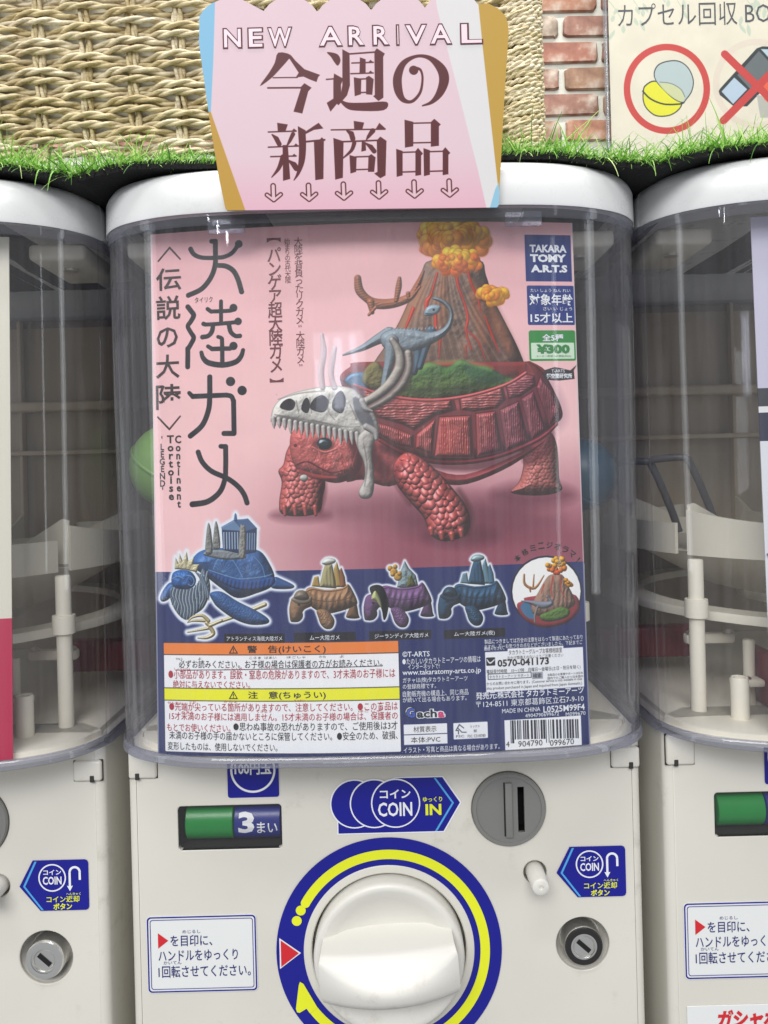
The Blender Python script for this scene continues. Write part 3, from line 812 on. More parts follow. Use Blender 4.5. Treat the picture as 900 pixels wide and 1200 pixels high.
def print_mat(name, I, rough=0.3, spec=0.4, k=0.95):
    m = bpy.data.materials.new(name); m.use_nodes = True; nt = m.node_tree; p = nt.nodes['Principled BSDF']
    t = nt.nodes.new('ShaderNodeTexImage'); t.image = I; t.extension = 'EXTEND'
    nz = nt.nodes.new('ShaderNodeTexNoise'); nz.inputs['Scale'].default_value = 14; nz.inputs['Detail'].default_value = 4
    tc = nt.nodes.new('ShaderNodeTexCoord'); nt.links.new(tc.outputs['Object'], nz.inputs['Vector'])
    mr = nt.nodes.new('ShaderNodeMapRange'); mr.inputs['To Min'].default_value = rough-0.08; mr.inputs['To Max'].default_value = rough+0.12
    nt.links.new(nz.outputs['Fac'], mr.inputs['Value']); nt.links.new(mr.outputs[0], p.inputs['Roughness'])
    mx = nt.nodes.new('ShaderNodeMixRGB'); mx.blend_type = 'MULTIPLY'; mx.inputs[0].default_value = 1; mx.inputs[2].default_value = (k, k, k, 1)
    nt.links.new(t.outputs['Color'], mx.inputs[1]); nt.links.new(mx.outputs[0], p.inputs['Base Color'])
    bp = nt.nodes.new('ShaderNodeBump'); bp.inputs['Strength'].default_value = 0.15; bp.inputs['Distance'].default_value = 0.001
    nt.links.new(nz.outputs['Fac'], bp.inputs['Height']); nt.links.new(bp.outputs[0], p.inputs['Normal'])
    p.inputs['Specular IOR Level'].default_value = spec
    return m

C = Canvas(CX0, CX1, CZ0, CZ1, 4200, card_at, 0.425/F)
k_ = C.k
# background gradient: pink studio sweep
_z = {}
def row(py): return int(np.clip((C.z1-card_at(430, py)[1])*C.res, 0, C.h))
yy, xx = np.mgrid[0:C.h, 0:C.w]; yy = yy/row(668); X = xx/C.w
def c3(*a): return np.array(a)/255.0
top, mid, low, dark = c3(244, 192, 197), c3(249, 206, 207), c3(214, 158, 166), c3(158, 88, 106)
t = np.clip(yy/0.5, 0, 1)[..., None]; bgc = top*(1-t)+mid*t
t = (np.clip((yy-0.62)/0.3, 0, 1)**1.1*np.clip((X-0.14)/0.45, 0, 1)**0.9)[..., None]
bgc = bgc*(1-t)+dark*t
t = (np.clip((yy-0.8)/0.25, 0, 1)*np.clip((0.5-X)/0.4, 0, 1)*0.4)[..., None]; bgc = bgc*(1-t)+c3(250, 214, 216)*t
C.img[:] = bgc*(0.985+0.03*smooth_noise(C.h, C.w, 60, 5)[..., None])
# floor shadows under the tortoise
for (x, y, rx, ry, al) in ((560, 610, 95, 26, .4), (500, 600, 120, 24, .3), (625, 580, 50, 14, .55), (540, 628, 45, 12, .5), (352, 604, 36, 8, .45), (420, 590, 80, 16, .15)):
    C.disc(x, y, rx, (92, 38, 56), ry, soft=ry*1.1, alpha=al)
def tn(sc, seed0=0, oct=3):
    return lambda X, Y, sd: smooth_noise(X.shape[0], X.shape[1], sc*k_, sd+seed0, oct)
def ridges(ax, ay, per, wob=2.0):
    def f(X, Y, sd):
        n = smooth_noise(X.shape[0], X.shape[1], 10*k_, sd)
        return 0.5+0.5*np.sin((X*ax+Y*ay)*2*math.pi/per+n*wob*3)
    return f
def scales(sz):
    def f(X, Y, sd):
        g = np.random.default_rng(sd); h = np.zeros(X.shape)
        gx = np.arange(X.min(), X.max()+sz, sz); gy = np.arange(Y.min(), Y.max()+sz, sz*0.8)
        for j, y in enumerate(gy):
            for x in gx:
                cx = x+(j % 2)*sz/2+g.uniform(-.25, .25)*sz; cy = y+g.uniform(-.25, .25)*sz
                r = sz*g.uniform(.5, .75)
                i0 = int(max(0, (cy-r-Y.min())*k_)); i1 = int(max(0, (cy+r*1.3-Y.min())*k_)+1); j0 = int(max(0, (cx-r-X.min())*k_)); j1 = int(max(0, (cx+r-X.min())*k_)+1)
                s_ = (slice(i0, i1), slice(j0, j1)); dx = (X[s_]-cx)/r; dy = (Y[s_]-cy)/(r*1.15)
                q = np.clip(1-dx*dx-dy*dy, 0, 1); h[s_] = np.maximum(h[s_], np.sqrt(q)*r*0.75*(0.65+0.5*dy))
        return h
    return f
# ---------------- volcano with its plume
VOL = [(505, 305), (560, 304), (569, 322), (578, 350), (592, 378), (606, 406), (615, 430), (612, 442), (560, 458), (500, 460), (440, 452), (436, 430), (452, 404), (468, 376), (484, 340), (494, 318)]
def rock(X, Y, sd):
    n = smooth_noise(X.shape[0], X.shape[1], 26*k_, sd, 4)
    fan = (X-X.mean())/(12+(Y-Y.min())*0.55)
    return 5.0*n+1.6*np.sin(fan*9+n*7)+1.2*smooth_noise(X.shape[0], X.shape[1], 7*k_, sd+9, 3)
C.shape(VOL, (158, 132, 118), smooth=4, inflate=34, tex=rock, amb=0.34, tamp=1.0, col2=(140, 108, 92), edge=0.3)
C.shape([(566, 330), (592, 378), (615, 430), (612, 442), (570, 455), (560, 400), (556, 350)], (88, 56, 50), smooth=4, alpha=0.35, soft=8)
for a_, b_ in (((500, 330), (470, 385)), ((520, 320), (512, 400)), ((552, 330), (566, 400)), ((575, 360), (596, 410))):
    C.stroke([(a_[0], a_[1], 8), ((a_[0]+b_[0])/2, (a_[1]+b_[1])/2, 16), (b_[0], b_[1], 8)], (226, 128, 72), soft=7, alpha=0.32)
for i in range(26):
    x_ = 470+i*5.4; C.stroke([(520+(x_-535)*0.25, 322, 1), (520+(x_-535)*0.6, 370, 2), (x_, 430, 1)], (84, 58, 50) if i % 2 else (196, 168, 150), smooth=4, soft=1.2, alpha=0.28)
lava = (214, 60, 30)
for st_ in ([(534, 316, 5), (537, 336, 4), (543, 352, 3), (548, 372, 4), (546, 388, 3), (552, 410, 2)], [(548, 318, 4), (552, 332, 3), (560, 350, 3), (563, 366, 1)],
            [(512, 320, 3), (505, 345, 3), (500, 354, 6), (499, 368, 2)], [(510, 368, 5), (511, 392, 4)], [(484, 362, 5), (478, 378, 3), (472, 390, 1)],
            [(548, 388, 2), (560, 400, 2), (568, 420, 1)], [(568, 370, 2), (576, 392, 3), (585, 414, 1)], [(516, 396, 3), (514, 420, 1)], [(546, 405, 2), (546, 420, 1)]):
    C.stroke(st_, (150, 40, 30), smooth=5, alpha=0.6, soft=1.5)
    C.stroke([(x, y, w*0.8) for x, y, w in st_], lava, smooth=5, inflate=2, spec=0.25, amb=0.6)
g = np.random.default_rng(3)
def plume(cx, cy, rx, ry, n, r0, r1, red=True):
    bl = []
    for i in range(n):
        a = g.uniform(0, 2*math.pi); q = math.sqrt(g.uniform(0, 1))
        bl.append((cx+rx*q*math.cos(a), cy+ry*q*math.sin(a), g.uniform(r0, r1), q))
    bl.sort(key=lambda b: -b[3])
    C.disc(cx, cy, rx, (226, 120, 40), ry, inflate=10)
    for x, y, r, q in bl:
        t = np.clip((y-cy)/ry*0.55+0.35+g.uniform(-.2, .2), 0, 1) if red else g.uniform(0.1, 0.6)
        col = np.array((250, 205, 52))*(1-t)+np.array((236, 104, 44))*t
        C.disc(x, y, r*1.12, (190, 92, 24), alpha=0.35, soft=1.2)
        C.disc(x, y, r, col, inflate=r, amb=0.72, spec=0.12)
plume(531, 281, 40, 26, 120, 4.5, 9)
plume(536, 306, 27, 13, 46, 4, 7)
for i in range(16):
    C.disc(515+g.uniform(0, 46), 300+g.uniform(0, 17), g.uniform(3, 5.5), (230, 108, 52), inflate=5, amb=0.6, spec=0.1, alpha=0.45)
plume(577, 346, 17, 10, 34, 3, 6, False)
# ---------------- drift of brown branches
for st_ in ([(419, 326, 8), (421, 340, 10), (430, 350, 9), (442, 356, 12), (462, 355, 11), (480, 348, 9), (489, 334, 7), (496, 318, 3)], [(434, 354, 9), (436, 366, 5)], [(464, 352, 5), (467, 336, 7), (468, 326, 4)],
            [(478, 344, 5), (480, 350, 3), (492, 336, 3)], [(440, 360, 4), (432, 369, 3)]):
    C.stroke(st_, (70, 30, 22), smooth=5, alpha=0.4, soft=1)
    C.stroke(st_, (176, 112, 82), smooth=5, inflate=-1, tex=ridges(0.2, 1, 3), tamp=0.35, spec=0.12)
# ---------------- back rim, water and grass in the shell bowl
C.shape([(398, 444), (410, 430), (430, 424), (600, 424), (622, 424), (640, 440), (600, 462), (500, 472), (420, 462)], (150, 62, 62), smooth=4, inflate=6)
C.shape([(404, 446), (414, 437), (440, 438), (448, 450), (430, 458), (412, 454)], (70, 120, 156), smooth=4, inflate=4, spec=0.3)
C.shape([(424, 446), (428, 432), (438, 424), (446, 428), (452, 444), (448, 456), (432, 455)], (140, 132, 84), smooth=4, inflate=8, tex=tn(5), tamp=3)
def grassy(X, Y, sd):
    return 5*smooth_noise(X.shape[0], X.shape[1], 16*k_, sd, 3)+1.4*smooth_noise(X.shape[0], X.shape[1], 2.6*k_, sd+4, 2)
C.shape([(446, 452), (456, 436), (480, 437), (492, 430), (504, 424), (524, 430), (540, 421), (556, 428), (572, 430), (590, 440), (604, 444), (598, 452), (560, 462), (500, 470), (452, 466)], (74, 128, 74), smooth=4, inflate=9, tex=grassy, amb=0.3, col2=(132, 140, 70))
C.shape([(540, 424), (556, 428), (574, 432), (592, 442), (580, 450), (556, 448)], (40, 90, 78), smooth=4, alpha=0.4, soft=4)
C.stroke([(446, 454, 6), (500, 458, 8), (560, 452, 8), (604, 438, 6)], (30, 40, 24), smooth=4, soft=5, alpha=0.45)
C.stroke([(480, 436, 5), (500, 428, 6), (540, 424, 6), (575, 432, 6)], (190, 200, 110), smooth=4, soft=3, alpha=0.35)
# ---------------- long-necked dinosaur figure
BL = (150, 164, 174)
C.stroke([(402, 416, 2), (424, 408, 7), (442, 398, 12), (456, 392, 18)], BL, smooth=6, inflate=-1, tex=tn(4), tamp=0.9, edge=0.2)
C.stroke([(487, 392, 15), (490, 415, 11), (485, 436, 8)], (96, 122, 142), smooth=5, inflate=-1)
C.stroke([(505, 388, 12), (498, 410, 8), (492, 430, 7)], (92, 116, 136), smooth=5, inflate=-1)
C.shape([(446, 393), (462, 385), (486, 386), (502, 389), (516, 386), (524, 378), (526, 366), (518, 356), (506, 350), (512, 348), (524, 354), (531, 366), (529, 382), (520, 394), (508, 402), (490, 410), (468, 414), (450, 408)], BL, smooth=4, inflate=9, tex=tn(5), tamp=1.4, spec=0.12, edge=0.2)
C.stroke([(459, 400, 17), (457, 420, 13), (452, 442, 9), (451, 452, 10)], BL, smooth=5, inflate=-1, tex=tn(4), tamp=1)
C.shape([(497, 366), (500, 360), (508, 357), (516, 359), (514, 366), (506, 370), (498, 370)], (150, 172, 186), smooth=4, inflate=4, spec=0.2)
C.disc(508, 363, 1.4, (20, 24, 30))
C.stroke([(498, 367, 0.8), (506, 368, 0.8)], (50, 60, 70))
for i in range(16):
    x = 452+i*4.2; C.stroke([(x, 387-abs(i-6)*0.3, 1.0), (x+1.0, 384.6-abs(i-6)*0.3, 0.3)], (178, 194, 204))
# ---------------- hind leg, plastron, neck
RED = (190, 78, 80)
C.shape([(614, 522), (640, 505), (652, 520), (655, 560), (658, 574), (640, 580), (612, 580), (598, 576), (608, 564), (613, 545)], (194, 116, 110), smooth=4, inflate=18, tex=scales(5), tamp=0.7, spec=0.15, amb=0.3, edge=0.3)
C.shape([(612, 520), (646, 502), (646, 530), (616, 545)], (70, 20, 34), smooth=4, alpha=0.5, soft=5)
C.shape([(424, 500), (470, 525), (505, 548), (545, 556), (600, 535), (640, 515), (600, 545), (548, 567), (512, 566), (470, 560), (420, 560), (405, 530)], (150, 66, 72), smooth=4, inflate=9, spec=0.15)
C.shape([(412, 518), (440, 512), (470, 530), (478, 556), (456, 570), (424, 562), (404, 562)], (170, 84, 86), smooth=4, inflate=12, tex=tn(8), tamp=2)
# ---------------- shell
SH = [(398, 444), (412, 452), (450, 463), (500, 470), (548, 464), (590, 452), (614, 440), (616, 424), (632, 432), (646, 452), (659, 484), (650, 498), (630, 514), (592, 530), (552, 539), (508, 540), (470, 530), (442, 512), (428, 494), (412, 474)]
C.shape(SH, (150, 70, 74), smooth=4, inflate=16, spec=0.1, amb=0.35, edge=0.3)
def scute(p, col, per=2.6, vert=True, infl=5):
    cx = sum(q[0] for q in p)/len(p); cy = sum(q[1] for q in p)/len(p)
    p = [((x-cx)*0.97+cx, (y-cy)*0.97+cy) for x, y in p]
    def f(X, Y, sd):
        n = smooth_noise(X.shape[0], X.shape[1], 9*k_, sd)
        return 0.28*np.sin((X if vert else Y)*2*math.pi/per+n*6)+1.5*n
    C.shape(p, (96, 40, 46))
    C.shape([((x-cx)*0.93+cx, (y-cy)*0.94+cy) for x, y in p], col, inflate=infl, tex=f, spec=0.3, amb=0.3, light=(-0.5, -0.6, 0.5))
scute([(418, 452), (470, 466), (534, 467), (537, 481), (512, 488), (486, 506), (470, 498), (440, 490), (426, 474)], (206, 112, 110), 3.2, False, 7)
scute([(536, 466), (590, 452), (594, 468), (583, 479), (555, 483), (538, 481)], (198, 110, 110), 3, False)
scute([(591, 451), (617, 437), (627, 440), (629, 452), (609, 466), (595, 468)], (192, 106, 106), 3, False)
scute([(430, 492), (455, 498), (486, 510), (486, 526), (464, 522), (442, 508)], (194, 96, 96), 2.4)
scute([(487, 509), (511, 489), (507, 534), (486, 526)], (200, 98, 98), 2.3)
scute([(513, 487), (553, 485), (556, 538), (507, 537)], (208, 102, 100), 2.6)
scute([(556, 483), (581, 480), (590, 530), (558, 537)], (190, 98, 102), 2.5)
scute([(584, 479), (608, 468), (621, 520), (592, 530)], (184, 98, 104), 2.6)
scute([(609, 466), (625, 456), (641, 506), (623, 518)], (178, 92, 98), 2.6)
scute([(627, 453), (632, 440), (648, 458), (658, 484), (644, 502)], (186, 98, 102), 2.6)
# big facets catching light
C.shape([(520, 492), (536, 500), (530, 534), (510, 533)], (222, 110, 104), alpha=0.28, soft=1.5)
C.stroke([(415, 451, 3), (450, 463, 4), (500, 469, 4), (548, 464, 4), (592, 451, 4), (616, 437, 4)], (206, 96, 98), smooth=6, inflate=-1, spec=0.25)
C.stroke([(445, 516, 4), (470, 530, 5), (508, 541, 5), (552, 541, 5), (592, 532, 5), (632, 514, 5), (652, 497, 4)], (146, 46, 54), smooth=6, inflate=-1, spec=0.25)
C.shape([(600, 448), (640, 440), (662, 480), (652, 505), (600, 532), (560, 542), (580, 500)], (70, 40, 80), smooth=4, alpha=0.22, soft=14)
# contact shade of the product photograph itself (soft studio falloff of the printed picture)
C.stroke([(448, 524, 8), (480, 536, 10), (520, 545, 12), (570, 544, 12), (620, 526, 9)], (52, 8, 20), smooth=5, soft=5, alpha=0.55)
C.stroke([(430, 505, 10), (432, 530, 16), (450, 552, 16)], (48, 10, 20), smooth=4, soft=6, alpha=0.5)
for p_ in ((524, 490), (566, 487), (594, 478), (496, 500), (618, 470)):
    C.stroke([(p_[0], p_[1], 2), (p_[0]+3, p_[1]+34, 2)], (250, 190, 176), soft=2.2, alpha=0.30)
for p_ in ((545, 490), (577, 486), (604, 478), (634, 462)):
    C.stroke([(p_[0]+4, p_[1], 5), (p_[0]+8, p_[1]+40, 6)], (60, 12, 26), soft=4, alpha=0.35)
# ---------------- front legs
C.shape([(336, 528), (346, 520), (376, 548), (381, 566), (378, 582), (374, 600), (352, 605), (330, 602), (327, 588), (330, 565), (326, 552), (332, 544)], (204, 108, 104), smooth=4, inflate=16, tex=scales(6.5), tamp=0.9, spec=0.25, amb=0.25, edge=0.3)
for x in (333, 345, 357, 369): C.stroke([(x, 594, 6), (x+1, 603, 4)], (196, 96, 90), inflate=-1, spec=0.3)
C.shape([(463, 540), (476, 530), (492, 535), (512, 552), (530, 572), (544, 590), (551, 608), (547, 626), (534, 632), (518, 634), (504, 626), (496, 606), (482, 590), (466, 570), (460, 554)], (212, 100, 98), smooth=4, inflate=20, tex=scales(8.5), tamp=1.0, spec=0.4, amb=0.22, edge=0.35)
for p in ((506, 626), (518, 631), (530, 632), (541, 628)): C.stroke([(p[0]-1, p[1]-6, 8), (p[0], p[1], 5)], (196, 90, 86), inflate=-1, spec=0.4)
C.stroke([(376, 548, 6), (379, 575, 7), (374, 598, 6)], (60, 14, 22), smooth=4, soft=5, alpha=0.5)
C.stroke([(538, 575, 6), (551, 602, 8), (546, 624, 8)], (60, 12, 22), smooth=4, soft=5, alpha=0.45)
C.stroke([(470, 545, 8), (462, 560, 8), (480, 590, 6)], (70, 14, 26), smooth=4, soft=4, alpha=0.35)
# ---------------- head under the skull mask
C.shape([(342, 506), (360, 500), (405, 508), (420, 522), (424, 545), (412, 560), (392, 566), (364, 558), (348, 550), (340, 530)], (214, 114, 110), smooth=4, inflate=18, tex=tn(9, 2, 4), tamp=3.2, spec=0.2, amb=0.3)
C.shape([(404, 510), (422, 520), (440, 520), (438, 552), (420, 560), (408, 556), (414, 536)], (80, 24, 34), smooth=4, alpha=0.6, soft=4)
C.stroke([(347, 545, 1.6), (360, 541, 1.8), (374, 548, 1.8), (388, 554, 1.6), (402, 551, 1.2)], (92, 24, 34), smooth=5)
C.stroke([(350, 552, 5), (372, 559, 6), (394, 560, 4)], (186, 74, 78), smooth=5, inflate=-1, spec=0.15, alpha=0.8)
C.disc(346, 522, 2, (110, 34, 40)); C.disc(356, 560, 5, (206, 204, 196), 4, inflate=4)
# ---------------- skull
BN = (236, 234, 226); BD = (44, 42, 50)
C.shape([(317, 492), (321, 476), (334, 464), (356, 457), (386, 452), (410, 454), (422, 462), (436, 480), (444, 500), (440, 514), (428, 516), (420, 510), (416, 514), (400, 508), (370, 500), (338, 494), (320, 494)], BN, smooth=4, inflate=12, tex=tn(8, 5, 4), tamp=2.2, amb=0.42, edge=0.25)
for x, y, rx, ry in ((337, 474, 9, 7), (358, 475, 5, 9), (374, 473, 11, 10), (397, 471, 8, 13)):
    C.shape([(x-rx, y+ry*0.5), (x-rx*0.6, y-ry*0.5), (x+rx*0.3, y-ry), (x+rx, y-ry*0.3), (x+rx*0.7, y+ry*0.8), (x, y+ry)], BD, smooth=5, inflate=4, light=(0.45, 0.6, 0.6), amb=0.7)
C.shape([(414, 466), (424, 470), (438, 494), (438, 508), (424, 498), (416, 484)], (80, 82, 92), smooth=4, alpha=0.75, soft=2)
for i in range(16):
    t = i/15; x = 320+t*98; y = 491+t*18; ln = 8+5*math.sin(min(1, t*1.5)*math.pi*0.6)+(2.5 if i % 3 == 0 else 0)
    C.stroke([(x+2.6, y, 3), (x+2.2, y+ln*0.7, 2)], (58, 40, 46), alpha=0.8)
    C.stroke([(x, y-1, 5.4), (x+0.6, y+ln*0.5, 4.6), (x+1.2, y+ln, 1.6)], (206, 202, 198), inflate=-1, amb=0.45)
C.shape([(420, 510), (434, 500), (440, 510), (436, 530), (438, 552), (438, 572), (434, 583), (424, 584), (420, 576), (427, 560), (426, 542), (419, 526)], (206, 202, 196), smooth=4, inflate=7, tex=tn(7, 7, 3), tamp=1.6, edge=0.25)
C.stroke([(429, 500, 8), (439, 506, 8), (441, 514, 5)], (196, 192, 190), smooth=4, inflate=-1)
C.disc(379, 521, 12, (110, 44, 48), 8, soft=3, alpha=0.6)
C.disc(380, 520, 9, (30, 48, 54), 7, inflate=5, spec=0.9)
C.disc(376, 517, 1.6, (200, 214, 220))
C.stroke([(366, 524, 2.5), (380, 530, 3), (394, 526, 2.5)], (224, 136, 128), smooth=5, inflate=-1)
# tusks
for st_ in ([(478, 414, 9), (478, 432, 10), (470, 450, 10), (454, 466, 9), (432, 478, 7), (424, 476, 5)], [(459, 398, 7), (467, 412, 10), (468, 430, 12), (458, 448, 12), (444, 461, 11), (426, 472, 10)]):
    C.stroke([(x+2, y+2, w) for x, y, w in st_], (60, 26, 34), smooth=6, alpha=0.5, soft=2)
    C.stroke(st_, (198, 190, 180), smooth=6, inflate=-1, tex=tn(6, 3, 3), tamp=0.9, amb=0.35, edge=0.25)
C.stroke([(424, 470, 7), (428, 478, 6), (436, 482, 3)], (190, 186, 180), smooth=4, inflate=-1)
# horns of the mask, paled by glare painted into their colour
for st_ in ([(377, 392, 5), (379, 412, 9), (376, 436, 9), (378, 454, 8)], [(392, 408, 7), (389, 424, 9), (388, 440, 8), (392, 454, 8)]):
    C.stroke([(x, y, w*0.85) for x, y, w in st_], (222, 206, 210), smooth=5, inflate=-1, amb=0.6, alpha=0.75)
for st_ in ([(322, 486, 1.5), (345, 490, 1.2), (372, 494, 1.5), (402, 500, 1.2), (422, 500, 1)], [(326, 468, 1), (350, 461, 1.4), (380, 458, 1)], [(347, 470, 1.5), (350, 484, 1)], [(363, 466, 1.2), (365, 484, 1)], [(386, 462, 1.4), (384, 480, 1), (392, 492, 1)], [(410, 474, 1.2), (418, 492, 1.6)], [(426, 520, 1.2), (430, 545, 1.6), (427, 570, 1.2)]):
    C.stroke(st_, (96, 88, 88), smooth=4, soft=0.8, alpha=0.55)
g3 = np.random.default_rng(21)
for i in range(46):
    x_ = g3.uniform(322, 430); y_ = 458+(x_-322)*0.12+g3.uniform(4, 36)
    C.disc(x_, y_, g3.uniform(0.5, 1.3), (120, 108, 100), alpha=0.35, soft=0.8)
for i in range(60):
    a_ = g3.uniform(0, 1); C.stroke([(352+a_*60+g3.uniform(-4, 4), 528+g3.uniform(-8, 28), 0.7), (354+a_*60+g3.uniform(-5, 9), 531+g3.uniform(-8, 28), 0.4)], (130, 44, 50) if i % 2 else (246, 170, 160), alpha=0.4, soft=0.5)

# ---------------- navy footer, white-glow figures
def rect_px(x0, y0, x1, y1, r=0.0):
    """upright rectangle on the card, given by its photo pixels"""
    cx, cy = (x0+x1)/2, (y0+y1)/2; X0, Z0 = card_at(cx, cy); k = CARD.scale(X0, Z0); w, h = (x1-x0)/2*k, (y1-y0)/2*k
    return ((X0-w-C.x0)*C.res, (C.z1-Z0-h)*C.res, (X0+w-C.x0)*C.res, (C.z1-Z0+h)*C.res)
def panel(x0, y0, x1, y1, col, r=0.0, alpha=1.0, q=None):
    a, b, c, d = q or rect_px(x0, y0, x1, y1); rr_ = r*C.k
    wv = C.win((a, b), (c, d), 3); a_, b_, xx, yy = wv
    dx = np.maximum(np.abs(xx-(a+c)/2)-(c-a)/2+rr_, 0); dy = np.maximum(np.abs(yy-(b+d)/2)-(d-b)/2+rr_, 0)
    ins = np.minimum(np.maximum(np.abs(xx-(a+c)/2)-(c-a)/2+rr_, np.abs(yy-(b+d)/2)-(d-b)/2+rr_), 0)
    dd = np.hypot(dx, dy)+ins-rr_
    C.blend((a_, b_), np.clip(0.5-dd, 0, 1)*alpha, c3(*col))
NB = (40, 54, 112)
r0 = row(667); C.img[r0:] = c3(*NB)*(0.95+0.1*smooth_noise(C.h-r0, C.w, 50, 4)[..., None])
class Fig:
    """collect strokes and shapes, lay the white glow first, then the figure"""
    def __init__(s): s.L = []
    def sh(s, *a, **k): s.L.append(('shape', a, k))
    def st(s, *a, **k): s.L.append(('stroke', a, k))
    def draw(s, halo=3.4):
        for f, a, k in s.L:
            if k.get('alpha', 1) < 1: continue
            kk = {q: v for q, v in k.items() if q == 'smooth'}
            getattr(C, f)(*a, halo=halo, **kk)
        for f, a, k in s.L: getattr(C, f)(*a, **k)
# sea turtle with temple, beard and trident
f = Fig(); B1 = (66, 112, 172)
def T(x, y): return 180+x/5.294, 595+y/5.294
def TP(l): return [T(*p[:2])+tuple(v/5.294 for v in p[2:]) for p in l]
f.sh(TP([(40, 560), (60, 510), (100, 465), (150, 470), (130, 520), (90, 570), (55, 582)]), (58, 100, 160), smooth=5, inflate=6, spec=0.2)
f.sh(TP([(730, 480), (750, 430), (800, 445), (868, 480), (860, 500), (800, 505), (740, 500)]), (58, 100, 160), smooth=5, inflate=5, spec=0.2)
f.st(TP([(370, 720, 18), (520, 670, 20), (690, 600, 26)]), (198, 180, 130), inflate=-1, spec=0.5)
f.sh(TP([(240, 320), (300, 265), (420, 250), (560, 255), (660, 270), (720, 350), (750, 430), (730, 490), (640, 530), (520, 560), (420, 500), (330, 430), (250, 370)]), B1, smooth=5, inflate=16, tex=tn(6, 1, 3), tamp=1.6, spec=0.18, amb=0.35)
f.sh(TP([(340, 390), (480, 440), (620, 450), (740, 430), (740, 480), (620, 510), (500, 500), (380, 440)]), (52, 92, 156), smooth=5, inflate=3, tex=ridges(1, 0.2, 5, 1), tamp=0.8, amb=0.45)
for p in ([(370, 380, 5), (400, 320, 4), (460, 300, 3)], [(550, 430, 5), (520, 370, 5), (480, 310, 4)], [(690, 430, 5), (670, 360, 4), (620, 300, 3)], [(340, 385, 6), (480, 430, 6), (560, 440, 6), (690, 425, 6), (735, 410, 5)]):
    f.st(TP(p), (128, 166, 206), smooth=4, alpha=0.8)
for cx_, cy_ in ((430, 370), (600, 380)):
    for k in range(9):
        a = R(200+k*18); f.st(TP([(cx_, cy_+30, 3), (cx_+math.cos(a)*62, cy_+30+math.sin(a)*60, 4)]), (120, 158, 200), alpha=0.5)
f.sh(TP([(350, 530), (420, 520), (520, 580), (640, 640), (712, 690), (700, 720), (600, 725), (500, 690), (400, 620), (365, 575)]), (64, 108, 166), smooth=5, inflate=9, tex=scales(3.2), tamp=0.6, spec=0.15)
f.sh(TP([(310, 280), (370, 262), (520, 268), (570, 290), (560, 315), (440, 322), (330, 300)]), (152, 160, 166), smooth=4, inflate=3, tex=tn(3), tamp=1.2)
for x0, x1, y0, y1 in ((322, 365, 150, 280), (368, 412, 140, 250)):
    f.sh(TP([(x0, y1), (x0+4, y0+20), (x0+14, y0-50), (x0+24, y0-50), (x1-6, y0+10), (x1, y1)]), (150, 152, 148), smooth=3, inflate=3, tex=tn(3), tamp=2)
f.sh(TP([(422, 118), (500, 75), (580, 68), (640, 130), (636, 275), (560, 290), (430, 262)]), (44, 72, 116), inflate=1)
f.sh(TP([(418, 122), (502, 78), (560, 148), (430, 140)]), (128, 160, 200), inflate=1)
f.sh(TP([(500, 80), (584, 66), (642, 128), (562, 152)]), (88, 122, 168), inflate=1)
f.sh(TP([(496, 82), (502, 40), (508, 32), (514, 42), (520, 82)]), (96, 130, 176), inflate=1)
for i in range(6):
    f.st(TP([(436+i*17, 155, 9), (438+i*17, 255, 9)]), (188, 208, 230), inflate=-1, alpha=0.99)
for i in range(4): f.st(TP([(582+i*15, 160, 7), (580+i*15, 260, 7)]), (160, 186, 216), inflate=-1, alpha=0.99)
f.sh(TP([(528, 300), (536, 120), (552, 108), (570, 130), (566, 300)]), (164, 164, 158), smooth=3, inflate=3, tex=tn(3), tamp=2)
f.sh(TP([(100, 540), (120, 490), (260, 500), (300, 380), (340, 430), (350, 520), (310, 620), (240, 670), (205, 695), (160, 670), (120, 610)]), (128, 148, 168), smooth=5, inflate=6, tex=ridges(1, 0.35, 3.0, 2.4), tamp=1.0, amb=0.3)
for i in range(22):
    t_ = i/21; sx_ = 118+t_*215; sy_ = 500-max(0, t_-0.6)*260; ex_ = 118+t_*200+10; ey_ = 600+95*math.sin(math.pi*min(1, t_*1.15))-max(0, t_-0.7)*160
    f.st(TP([(sx_, sy_, 9), (sx_-10, sy_*0.65+ey_*0.35, 11), (ex_-2, sy_*0.35+ey_*0.65, 10), (ex_-14+t_*10, ey_, 4)]), (176, 190, 200) if i % 2 else (84, 108, 138), smooth=4, inflate=-1)
for i in range(7):
    f.st(TP([(262+i*7, 400+i*4, 9), (290+i*8, 440+i*12, 10), (300+i*7, 500+i*12, 5)]), (170, 184, 196) if i % 2 else (96, 118, 146), smooth=4, inflate=-1)
f.sh(TP([(112, 430), (125, 400), (170, 385), (230, 396), (262, 440), (252, 485), (215, 505), (170, 505), (132, 495), (112, 465)]), (52, 108, 178), smooth=5, inflate=8, spec=0.25, tex=tn(4, 3, 3), tamp=1.5)
f.st(TP([(118, 440, 6), (150, 425, 7), (185, 440, 6)]), (140, 180, 222), smooth=4, inflate=-1)
f.st(TP([(205, 420, 7), (238, 428, 9), (252, 458, 8), (236, 484, 7), (214, 474, 6)]), (128, 170, 214), smooth=4, inflate=-1)
f.st(TP([(222, 452, 9), (226, 455, 9)]), (16, 34, 70)); f.st(TP([(140, 484, 4), (175, 492, 4)]), (22, 48, 96))
f.sh(TP([(130, 380), (135, 305), (155, 345), (160, 280), (180, 330), (205, 268), (215, 330), (250, 310), (245, 350), (285, 350), (268, 400), (200, 385)]), (212, 204, 168), inflate=2, tex=tn(3), tamp=1.4, spec=0.2)
